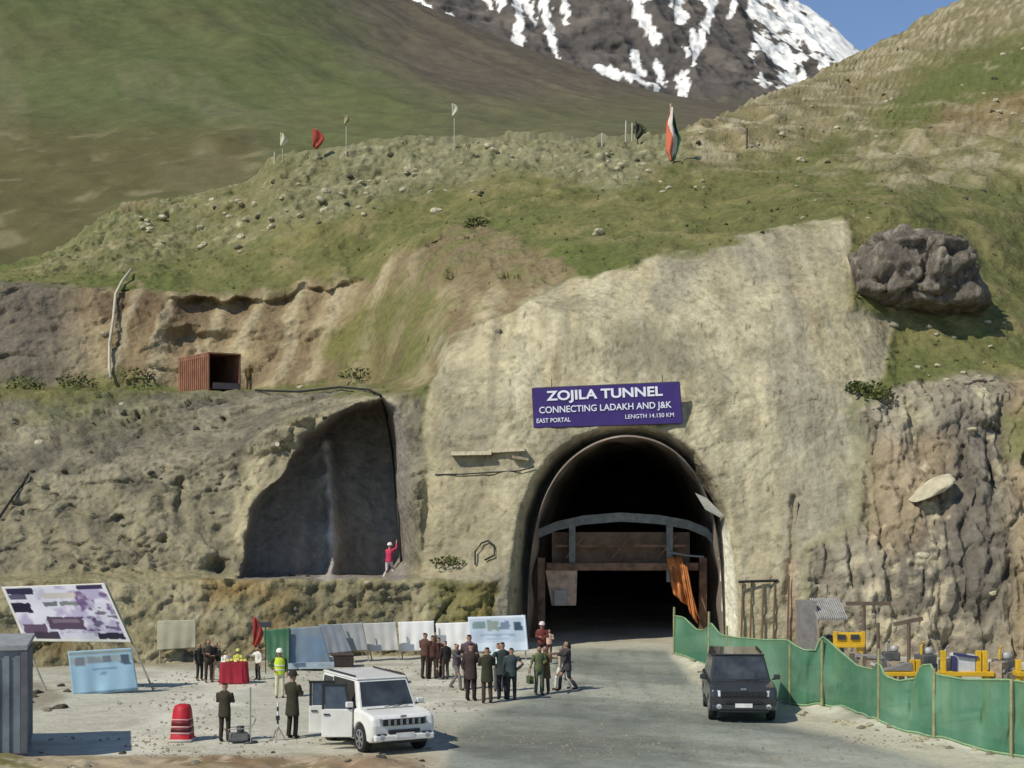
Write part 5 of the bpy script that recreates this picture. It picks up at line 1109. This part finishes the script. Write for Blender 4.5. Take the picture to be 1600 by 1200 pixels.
for cx in (x0, x1): part(MB().box((cx, y0_, Hc / 2), (.16, .16, Hc)), 'corner_post', mat('cabin_post', (.12, .125, .13), rough=.6), cb_)
part(MB().box(((x0 + x1) / 2, y0_ - .04, .12), (x1 - x0 + .1, .14, .2)), 'skid', M_dk, cb_)
part(MB().quad((-14.6, y0_ - .06, 1.1), (-13.5, y0_ - .06, 1.1), (-13.5, y0_ - .06, 2.0), (-14.6, y0_ - .06, 2.0), .02), 'window', mat('cabin_glass', (.04, .05, .06), rough=.15, spec=.6), cb_)

for o_ in [cb_] : o_.rotation_euler = (0, 0, 0)
piv = Matrix.Translation((-12.25, 38.3, 0)) @ Matrix.Rotation(R(14.5), 4, 'Z') @ Matrix.Translation((12.25, -38.3, 0))
cb_.matrix_world = piv @ Matrix.Translation(cb_.location)
# ------------------------------------------------------------------ green net fence and what stands behind it
top = [(1052, 962), (1068, 964), (1090, 985), (1104, 984), (1110, 972), (1126, 992), (1150, 996), (1200, 1000), (1231, 1000), (1243, 1009), (1257, 1016), (1275, 1016), (1283, 993), (1295, 1002), (1313, 1018), (1341, 1041), (1367, 1046), (1372, 1030), (1383, 1056), (1404, 1064), (1430, 1060), (1438, 1040), (1455, 1038), (1462, 1054), (1510, 1062), (1576, 1062), (1600, 1066), (1660, 1080), (1760, 1100)]
bot = [(1052, 1019), (1090, 1034), (1120, 1052), (1210, 1092), (1240, 1106), (1293, 1106), (1322, 1112), (1353, 1128), (1398, 1145), (1449, 1152), (1483, 1162), (1540, 1178), (1576, 1182), (1640, 1198), (1760, 1230)]
xs = np.arange(1052, 1760, 2.0); tpy = np.interp(xs, *zip(*top)); bpy_ = np.interp(xs, *zip(*bot))
Yn = CAMH * F / (bpy_ - HY); Yn = np.convolve(np.pad(Yn, 12, 'edge'), np.ones(25) / 25, 'valid')
V = np.linspace(0, 1, 26)[:, None]; wob = .10 * np.sin(xs / 9)[None] * np.sin(V * 3.1) + .10 * vn(xs[None] / 26, V * 3, 0 * V) + .06 * vn(xs[None] / 8, V * 6 + xs[None] / 30, 0 * V) + .05 * vn(xs[None] / 5, V * 2 + xs[None] / 20, 3 + 0 * V) + .16 * vn(xs[None] / 60 + 3, V * 1.5, 0 * V)
Yv = Yn[None] + wob * np.sin(V * 3.14 * .9); Zt = CAMH - (tpy - HY) / F * Yn; Zb = gz((xs - 800) / F * Yn, Yn) + .02
Zv = Zt[None] * (1 - V) + Zb[None] * V; Xv = (xs[None] - 800) / F * Yn[None] + 0 * V
nn_ = fbm(xs[None] / 40 + 0 * V, V * 1.2, 0 * V, 3); Cn = mixc(CL(112, 166, 132), CL(150, 194, 160), smooth(-.3, .5, nn_)) ; Cn = mixc(Cn, CL(120, 160, 120), smooth(.12, .0, V) * .5 + 0 * nn_)
M_net = vmat('green_net', bump=0, var=.08, scale=3, trans=.45, rough=.7)
_n = M_net.node_tree; _o = _n.nodes['Material Output']; _l = _o.inputs[0].links[0].from_socket; _t = _n.nodes.new('ShaderNodeBsdfTransparent'); _m = _n.nodes.new('ShaderNodeMixShader'); _m.inputs[0].default_value = .26
_n.links.new(_l, _m.inputs[1]); _n.links.new(_t.outputs[0], _m.inputs[2]); _n.links.new(_m.outputs[0], _o.inputs[0])
ff = empty('net_fence', ((1300 - 800) / F * 47, 47, 0), 0, 'green shade net fence sagging between posts along the right of the road', 'fence')
no_ = gridmesh('net', Xv, Yv, Zv, Cn, M_net, kind=None, parent=ff); no_.matrix_parent_inverse = WB(ff)
nm_ = no_.modifiers.new('thickness', 'SOLIDIFY'); nm_.thickness = .01
hem = MB().tube([(Xv[0, i], Yv[0, i] - .02, Zv[0, i]) for i in range(0, len(xs), 3)], .032, 5); part(hem, 'rope', mat('net_hem', lin((130, 160, 116)), rough=.8), ff)
hem = MB().tube([(Xv[0, i], Yn[i] - .08, gh(Xv[0, i], Yn[i] - .08) + .04) for i in range(0, len(xs), 3)], .035, 5); part(hem, 'rope', mat('net_hem', lin((130, 160, 116))), ff)
M_post = mat('fence_post', lin((150, 146, 106)), rough=.85, var=.25)
for a, h_ in ((1053, 2.0), (1106, 2.2), (1135, 1.9), (1232, 1.95), (1283, 2.15), (1371, 2.25), (1456, 1.95), (1576, 2.0), (1680, 2.0)):
    i = int((a - 1052) / 2); q = Vector((float(Xv[0, i]), float(Yn[i]) + .05, 0)); part(MB().tube([q + Vector((0, -.26, -.1)), q + Vector((0.02, -.22, h_))], .05, 6), 'post', M_post, ff)
for k in range(10):   # grass grown through the net at the far end
    pass
# brown T posts behind
M_tp = mat('brown_post', (.14, .10, .07), rough=.85, var=.2)
def tpost(a, b_top, wl, wr_, Y, label, dy=0):
    p = P(a, b_top, Y); root = empty('t_post', (p.x, Y, 0), 0, label, 'post')
    MB().tube([(0, 0, 0), (0, 0, p.z)], .07, 8).build('pole', M_tp, root)
    MB().box(((wr_ - wl) / 2 * Y / F, 0, p.z), ((wr_ + wl) * Y / F, .14, .14), (0, dy, 0)).build('crossbar', M_tp, root); return root
tpost(1350, 943, 28, 42, 58, 'brown post with a long level crossbar behind the green net')
tpost(1420, 971, 24, 22, 56, 'brown post with a short sloping crossbar right of the taller one', -.2)
q = P(1372, 1000, 45.4); tag(MB().tube([(q.x, 45.4, 0), (q.x, 45.4, 2.9)], .05, 6).build('post', M_tp), 'slim brown post rising above the net between two yellow frames', 'post')
# small corrugated shelter
Ys = 61.0; a = P(1252, 940, Ys); b = P(1322, 940, Ys); sh_ = empty('shelter', ((a.x + b.x) / 2, Ys, 0), 0, 'small grey lean-to with corrugated roof behind the green net', 'shelter')
M_cor = mat('galvanised_sheet', (.42, .40, .36), rough=.5, metal=.1, var=.2)
part(MB().box(((a.x + P(1276, 0, Ys).x) / 2, Ys + .6, a.z / 2), (P(1276, 0, Ys).x - a.x, 1.2, a.z)), 'wall', mat('grey_sheet', (.24, .22, .20), rough=.7, var=.2), sh_)
mb = MB(); n_c = 14; x0 = P(1274, 0, Ys).x; x1 = P(1322, 0, Ys).x
for k in range(n_c):
    xa = x0 + (x1 - x0) * k / n_c; xb = x0 + (x1 - x0) * (k + .55) / n_c; mb.hexa([(xa, Ys - .45, 1.85), (xb, Ys - .45, 1.85), (xb, Ys + 1.2, 2.5), (xa, Ys + 1.2, 2.5)], [(xa, Ys - .45, 1.93), (xb, Ys - .45, 1.93), (xb, Ys + 1.2, 2.58), (xa, Ys + 1.2, 2.58)])
mb.hexa([(x0, Ys - .4, 1.82), (x1, Ys - .4, 1.82), (x1, Ys + 1.2, 2.47), (x0, Ys + 1.2, 2.47)], [(x0, Ys - .4, 1.86), (x1, Ys - .4, 1.86), (x1, Ys + 1.2, 2.51), (x0, Ys + 1.2, 2.51)]); part(mb, 'roof', M_cor, sh_)
for xx in (x0 + .05, x1 - .05): part(MB().box((xx, Ys - .3, .95), (.08, .08, 1.85)), 'post', M_wood, sh_)
for a_, lb in ((1294, 'dark drum standing under the corrugated roof, the left one'), (1308, 'dark drum standing under the corrugated roof, the right one')):
    d_ = empty('oil_drum', (P(a_, 0, Ys + .25).x, Ys + .25, 0), 0, lb, 'drum'); mb = MB().lathe([(.27, 0), (.28, .02), (.27, .04), (.27, .5), (.285, .52), (.27, .54), (.27, 1.0), (.285, 1.02), (.27, 1.04)], n=16); mb.build('shell', mat('drum_dark', (.05, .045, .04), rough=.5), d_, True)
    MB().box((0, 0, .9), (.3, .3, .55)).build('lid_box', M_dk, d_, bevel=.05)
# yellow steel frames (work platforms) behind the net
M_yel = mat('yellow_paint', lin((214, 170, 44)), rough=.5, var=.15, scale=3)
def yframe(a, b, yt, yb, Y, label, upr, load=None, solid=False):
    x0, x1 = P(a, 0, Y).x, P(b, 0, Y).x; zt, zb = P(0, yt, Y).z, P(0, yb, Y).z; root = empty('yellow_frame', ((x0 + x1) / 2, Y, 0), 0, label, 'frame'); xm = (x0 + x1) / 2
    w_ = x1 - x0
    MB().box((0, 0, zb), (w_, .5, .14 if not solid else .3)).build('beam', M_yel, root, bevel=.02)
    for u in upr:
        MB().box((-w_ / 2 + u * w_, -.1, (zb + zt) / 2), (.15, .15, zt - zb)).build('upright', M_yel, root, bevel=.02)
    for u in (.12, .88): MB().box((-w_ / 2 + u * w_, 0, zb / 2), (.14, .3, zb)).build('leg', M_yel, root)
    if load: load(root, w_, zb, zt)
    return root
def ld1(root, w_, zb, zt):
    MB().box((0, 0, (zb + zt) / 2), (w_ * .92, .3, (zt - zb) * .8)).build('housing', M_yel, root, bevel=.04)
    for u in (-.28, .18): MB().box((u * w_, -.18, (zb + zt) / 2 + .05), (w_ * .28, .06, (zt - zb) * .35)).build('opening', M_dk, root)
yframe(1303, 1349, 986, 1008, 56.5, 'yellow machine housing with two dark openings behind the net', (0.03, .97), ld1)
yframe(1376, 1436, 1030, 1052, 48.5, 'yellow U shaped steel frame rising behind the sagging net', (.80, .95), lambda r_, w_, zb, zt: MB().hexa([(-w_ / 2, -.2, zb + .1), (w_ * .3, -.2, zb + .1), (w_ * .3, .2, zb + .1), (-w_ / 2, .2, zb + .1)], [(w_ * .2, -.2, zt - .1), (w_ * .28, -.2, zt - .1), (w_ * .28, .2, zt - .1), (w_ * .2, .2, zt - .1)]).build('ramp_plate', mat('grey_sheet', (.24, .22, .20)), r_))
def ld3(root, w_, zb, zt):
    MB().box((-.02 * w_, .05, zb + .30), (w_ * .36, .4, .5)).build('crate', mat('pale_crate', (.55, .54, .52), rough=.6), root, bevel=.02)
    MB().box((.0 * w_, .0, zb + .52), (w_ * .40, .45, .07), (0, .12, 0)).build('cover', mat('navy_cover', (.05, .05, .12)), root); MB().box((-.24 * w_, -.05, zb + .28), (.1, .3, .45)).build('side_cover', mat('navy_cover', (.05, .05, .12)), root)
yframe(1468, 1550, 1016, 1052, 45.0, 'yellow steel platform carrying a white crate with a navy cover behind the net', (.05, .72, .84), ld3)
yframe(1586, 1650, 1030, 1052, 44.0, 'yellow steel frame cut off at the right edge of the picture', (.05, .9))
random.seed(9)
for k, (a, b, r_) in enumerate([(1330, 1020, .3), (1350, 1024, .35), (1362, 1030, .3), (1400, 1034, .3), (1560, 1034, .3), (1572, 1050, .35)]):
    Y = 50 if a < 1420 else 45; p = P(a, b, Y); base = MB()
    s_ = empty('steel_pile', (p.x, Y, 0), random.random(), ['grey jumble of steel sections left of the slim brown post', 'grey jumble of steel sections right behind the net sag', 'grey jumble of steel sections at the slim brown post', 'grey jumble of steel sections beside the yellow U frame', 'grey jumble of steel sections right of the navy cover', 'grey jumble of steel sections at the right edge'][k], 'steel pile')
    for q in range(7):
        t = random.random() * 6.68; z = random.uniform(0.1, p.z); MB().box((random.uniform(-.2, .2), random.uniform(-.2, .2), z), (random.uniform(.5, 1.0), .1, .1), (random.uniform(-.3, .3), random.uniform(-.6, .6), t)).build('section', random.choice([M_cor, M_dk, mat('grey_sheet', (.24, .22, .20))]), s_)
    MB().box((0, 0, p.z / 2), (.5, .4, p.z)).build('crate', M_wood, s_)

for k, (a, b, Y, lb) in enumerate([(1392, 1018, 52, 'low dark engine block between the slim brown post and the yellow U frame'), (1446, 1022, 49, 'dark engine block left of the yellow platform'), (1484, 1030, 47, 'small dark engine block on the left part of the yellow platform'), (1568, 1030, 46.5, 'dark engine block right of the navy cover')]):
    p = P(a, b, Y); e_ = empty('engine_block', (p.x, Y, 0), random.uniform(-.5, .5), lb, 'machine')
    MB().box((0, 0, p.z / 2), (.55, .5, p.z)).build('housing', mat('oily_steel', (.10, .095, .085), rough=.6, var=.4, scale=6), e_, bevel=.05)
    MB().box((.1, -.28, p.z * .75), (.25, .1, .25)).build('grille', M_dk, e_); MB().tube([(-.15, 0, p.z), (-.15, 0, p.z + .28), (-.05, 0, p.z + .4)], .04, 8).build('exhaust', M_yel if k % 2 else M_cor, e_)
    MB().lathe([(.12, 0), (.14, .05), (.14, .18), (.05, .22)], (.12, 0, p.z), 12).build('filter', M_cor, e_, True)
# ------------------------------------------------------------------ cars
M_glass = mat('car_glass', (.045, .05, .052), rough=.12, spec=.9, var=.5, scale=1.5)
M_tyre = mat('tyre', (.02, .02, .02), rough=.85); M_rim = mat('rim', (.38, .38, .38), rough=.35, metal=.7)
M_pl = mat('plate', (.75, .74, .68), rough=.5); M_lamp = mat('lamp_glass', (.62, .62, .60), rough=.12, spec=.9); M_trim = mat('black_trim', (.025, .025, .025), rough=.6)
M_shade = mat('cabin_shade', (.04, .038, .035), rough=.9)
def car(loc, yaw, L_, W_, H_, paint_m, label, boxy=True, doors=False, grille_m=None, lower_m=None):
    """front faces -y; x to the viewer's right when seen from the front"""
    root = empty('parked_car', (loc[0], loc[1], gh(loc[0], loc[1])), yaw, label, 'car'); hw = W_ / 2; f = -L_ / 2; r_ = L_ / 2
    belt = H_ * .60; hood = H_ * .565; wz = .36; wr_ = .36; ar = .44; wf = f + .82; wb = r_ - .85; sill = .30
    def arch(cy, a0, a1):
        return [(cy + ar * math.cos(t), wz + ar * math.sin(t)) for t in np.linspace(a0, a1, 11)]
    prof = [(f + .10, .34), (f + .01, .50), (f + .0, .78), (f + .05, hood - .08), (f + .16, hood - .01), (f + .55, hood + .04), (f + L_ * .255, belt + .0), (r_ - .12, belt + .02), (r_ - .02, belt - .1), (r_ - .0, .5), (r_ - .06, .36)]
    prof += [(wb + ar, wz)] + arch(wb, 0, math.pi)[1:-1] + [(wb - ar, wz), (wb - ar, sill), (wf + ar, sill), (wf + ar, wz)] + arch(wf, 0, math.pi)[1:-1] + [(wf - ar, wz)]
    n = len(prof); mb = MB(); secs = [(-hw, .0), (-hw + .07, .035), (hw - .07, .035), (hw, .0)]
    def ins(y, z, k):   # tuck the outline in towards the flanks, so that edges are rounded
        t = (0 if k in (1, 2) else 1)
        y2 = y + (.06 if y < f + .3 else (-.05 if y > r_ - .3 else 0)) * t; z2 = z - (.035 if z > belt - .15 else 0) * t; return y2, z2
    for k, (x, _) in enumerate(secs):
        for (y, z) in prof:
            y2, z2 = ins(y, z, k); mb.v.append((x, y2, z2))
    for k in range(3):
        for i in range(n): mb.f.append((k * n + i, k * n + (i + 1) % n, (k + 1) * n + (i + 1) % n, (k + 1) * n + i))
    mb.f.append(tuple(range(n))[::-1]); mb.f.append(tuple(3 * n + i for i in range(n)))
    # greenhouse
    g0, g1 = f + L_ * .25, r_ - .08; t0 = g0 + (.42 if boxy else .62); t1 = r_ - (.16 if boxy else .35); bw = hw - .07; tw = hw - (.17 if boxy else .22); zt = H_ - .05
    B = [(-bw, g0, belt - .03), (bw, g0, belt - .03), (bw, g1, belt - .03), (-bw, g1, belt - .03)]; T = [(-tw, t0, zt), (tw, t0, zt), (tw, t1, zt), (-tw, t1, zt)]
    mb.hexa(B, T); body = mb.build('body', paint_m, root, bevel=.045)
    rf = MB().box((0, (t0 + t1) / 2, zt + .022), (2 * tw + .02, t1 - t0 + .04, .055)).build('roof', paint_m, root, bevel=.025)
    B = [Vector(v) for v in B]; T = [Vector(v) for v in T]
    def pane(name, b0, b1, t0_, t1_, u0, u1, v0=.10, v1=.90, m=M_glass, par=root, th=.012):
        lo0, lo1 = b0.lerp(b1, u0), b0.lerp(b1, u1); hi0, hi1 = t0_.lerp(t1_, u0), t0_.lerp(t1_, u1)
        q = [lo0.lerp(hi0, v0), lo1.lerp(hi1, v0), lo1.lerp(hi1, v1), lo0.lerp(hi0, v1)]
        nrm = (q[1] - q[0]).cross(q[3] - q[0]).normalized(); q = [p + nrm * .008 for p in q]
        return MB().quad(*q, th).build(name, m, par)
    pane('windshield', B[0], B[1], T[0], T[1], .05, .95, .10, .93)
    pane('rear_window', B[2], B[3], T[2], T[3], .08, .92)
    for s0, s1, nm in ((3, 0, 'side_window'), (1, 2, 'side_window')):
        rng = [(.05, .32), (.36, .62), (.66, .90)] if s0 == 3 else [(.10, .34), (.38, .64), (.68, .95)]
        for k, (u0, u1) in enumerate(rng):
            if doors and s0 == 3 and k > 0: continue
            pane(nm, B[s0], B[s1], T[s0], T[s1], u0, u1)
    # wheels
    for cy in (wf, wb):
        for sx in (-1, 1):
            wroot = bpy.data.objects.new('wheel', None); COL.objects.link(wroot); wroot.parent = root; wroot.location = (sx * (hw - .12), cy, wz); wroot.rotation_euler = (0, R(90), 0)
            MB().lathe([(wr_ - .10, -.11), (wr_ - .02, -.115), (wr_, -.08), (wr_, .08), (wr_ - .02, .115), (wr_ - .10, .11)], n=28).build('tyre', M_tyre, wroot, True)
            MB().lathe([(.01, .10 * sx), (.24, .10 * sx)], n=24).build('hub', M_trim, wroot); mb = MB()
            for q in range(24): t = q * .2618; mb.box((.235 * math.cos(t), .235 * math.sin(t), .112 * sx), (.03, .065, .03), (0, 0, t))
            mb.lathe([(.05, .10 * sx), (.05, .125 * sx), (.01, .13 * sx)], n=12)
            for q in range(6):
                t = q * 1.047; mb.box((.15 * math.cos(t), .15 * math.sin(t), .115 * sx), (.19, .05, .02), (0, 0, t))
            mb.build('rim', M_rim, wroot)
    MB().box((0, 0, .42), (W_ - .30, L_ - .5, .2)).build('underbody', M_trim, root)
    # arches trim, bumper, grille, lamps
    MB().box((0, f - .02, .47), (W_ - .12, .16, .16)).build('bumper', lower_m or paint_m, root, bevel=.04)
    MB().box((0, f - .035, .37), (W_ - .5, .08, .10)).build('skid_plate', M_trim, root, bevel=.02)
    g = MB().box((0, f - .015, hood - .19), (W_ - .62, .05, .17)); gm = g.build('grille', grille_m or M_trim, root, bevel=.015)
    sl2 = MB()
    for k in range(6): sl2.box((-.42 + k * .168, f - .045, hood - .19), (.06, .02, .14))
    sl2.build('grille_bars', M_rim if doors else M_trim, gm)
    MB().box((0, f - .03, .62), (W_ - .9, .06, .10)).build('air_intake', M_trim, root, bevel=.015)
    for s in (-1, 1):
        MB().hexa([(s * (hw - .31), f - .02, hood - .27), (s * (hw - .03), f + .07, hood - .27), (s * (hw - .03), f + .2, hood - .27), (s * (hw - .31), f + .1, hood - .27)][::1 if s > 0 else -1],
                  [(s * (hw - .31), f + .02, hood - .10), (s * (hw - .03), f + .11, hood - .08), (s * (hw - .03), f + .2, hood - .08), (s * (hw - .31), f + .12, hood - .10)][::1 if s > 0 else -1]).build('headlight', M_lamp if not doors else mat('lamp_smoked', (.22, .22, .21), rough=.15, spec=.8), root, bevel=.01)
        MB().lathe([(.075, -.02), (.075, .02)], (0, 0, 0), 14).build('fog_lamp', M_lamp, root, loc=(s * (hw - .26), f - .08, .50)).rotation_euler = (R(90), 0, 0)
        MB().box((s * (hw - .26), f - .035, .50), (.26, .10, .17)).build('fog_lamp_surround', M_trim, root, bevel=.02)
        mr = MB().box((s * (hw + .12), g0 + .22, belt + .10), (.20, .10, .15)).build('mirror', paint_m, root, bevel=.03); MB().box((s * (hw + .02), g0 + .22, belt + .03), (.10, .05, .04)).build('mirror_arm', M_trim, mr)
        MB().box((s * (hw + .006), (wf + wb) / 2, .42), (.03, wb - wf - 2 * ar, .14)).build('sill_trim', M_trim, root)
        if not (doors and s < 0):
            for u in (.40, .66): MB().box((s * (hw + .012), f + L_ * u, belt - .16), (.03, .18, .035)).build('door_handle', M_trim if doors else M_rim, root)
            seam = MB()
            for u in (.30, .515, .73): seam.box((s * (hw + .002), f + L_ * u, (belt + sill) / 2 + .04), (.006, .014, belt - sill - .16))
            seam.build('door_seam', M_trim, root)
        MB().box((s * (tw - .06), (t0 + t1) / 2, zt + .085), (.035, (t1 - t0) * .8, .03)).build('roof_rail', M_trim, root)
    MB().box((0, f - .105, .535), (.50, .012, .12)).build('number_plate', M_pl, root)
    for s in (-1, 1): MB().tube([(s * .12, g0 - .03, belt + .01), (s * .12 + .42, g0 + .02, belt + .06)], .010, 5).build('wiper', M_trim, root)
    MB().box((0, g0 - .10, belt - .015), (W_ - .45, .16, .02)).build('cowl', M_trim, root)
    MB().box((-.0, f + .012, hood - .055), (.16, .02, .06)).build('emblem', M_rim, root)
    for s in (-1, 1): MB().box((s * (hw - .16), r_ + .005, belt - .22), (.14, .05, .34)).build('tail_light', mat('tail_red', (.35, .02, .02), rough=.2), root)
    if doors:
        y_a, y_b, y_c = f + L_ * .30, f + L_ * .515, f + L_ * .73
        MB().quad((-hw - .006, y_c - .02, sill + .14), (-hw - .006, y_a + .02, sill + .14), (-hw - .006, y_a + .02, belt - .05), (-hw - .006, y_c - .02, belt - .05), .006).build('doorway_shade', M_shade, root)  # dark sheets on the solid flank paint the shade of the open doorway
        pane('doorway_shade', B[3], B[0], T[3], T[0], .34, .93, .02, .95, M_shade)
        MB().box((-hw - .012, y_b, (belt + sill) / 2 + .05), (.02, .10, belt - sill - .1)).build('pillar', paint_m, root)
        for hy, wd, an_ in ((y_a + .02, y_b - y_a - .05, R(62)), (y_b + .02, y_c - y_b - .03, R(66))):
            dr = bpy.data.objects.new('door', None); COL.objects.link(dr); dr.parent = root; dr.location = (-hw - .03, hy, 0); dr.rotation_euler = (0, 0, an_)
            MB().box((0, wd / 2, (belt + sill) / 2 + .02), (.07, wd, belt - sill - .08)).build('door_panel', paint_m, dr, bevel=.02)
            fr_ = MB(); z0 = belt - .03; z1 = H_ - .16
            fr_.hexa([(-.03, .02, z0), (.03, .02, z0), (.03, .09, z0), (-.03, .09, z0)], [(.05, .16, z1), (.09, .16, z1), (.09, .22, z1), (.05, .22, z1)])
            fr_.hexa([(-.03, wd - .08, z0), (.03, wd - .08, z0), (.03, wd - .01, z0), (-.03, wd - .01, z0)], [(.05, wd - .08, z1), (.09, wd - .08, z1), (.09, wd - .01, z1), (.05, wd - .01, z1)])
            fr_.box((.07, (wd + .16) / 2, z1 + .01), (.05, wd - .14, .06)); fr_.build('window_frame', M_trim, dr)
            MB().hexa([(-.006, .10, z0), (.006, .10, z0), (.006, wd - .09, z0), (-.006, wd - .09, z0)], [(.064, .23, z1 - .02), (.076, .23, z1 - .02), (.076, wd - .09, z1 - .02), (.064, wd - .09, z1 - .02)]).build('window', M_glass, dr)
            MB().box((-.05, wd - .14, belt - .16), (.03, .16, .035)).build('door_handle', M_trim, dr)
            MB().box((.05, wd * .5, belt - .35), (.04, wd * .8, .32)).build('door_card', mat('door_card', (.42, .39, .33), rough=.8), dr)
    return root
M_white = mat('white_paint_car', (.76, .74, .67), rough=.4, spec=.5, var=.10, scale=1.6, coat=.2); M_black = mat('black_paint_car', (.034, .036, .037), rough=.3, spec=.5, var=.1, coat=.5)
car((-3.72, 41.25), R(28), 4.0, 1.78, 1.86, M_white, 'boxy white car with its near side doors wide open at the lower left of centre', True, True)
car((6.92, 47.1), R(-4), 4.5, 1.96, 1.86, M_black, 'black car with a white number plate facing the camera beside the green net', False, False)
# dark load on the far side of the white car: heap of brown soil
g = G(592, 1066); hp = rock_mesh('dirt_heap', .95, .6, .42, 33, 4, .25); o = link('dirt_heap', hp, mat('brown_soil', lin((116, 92, 70)), rough=.95, var=.3, scale=4, bump=.04), None, True); o.location = (g.x, g.y, gh(g.x, g.y) + .02)
tag(o, 'low heap of brown soil behind the roof of the white car', 'heap')
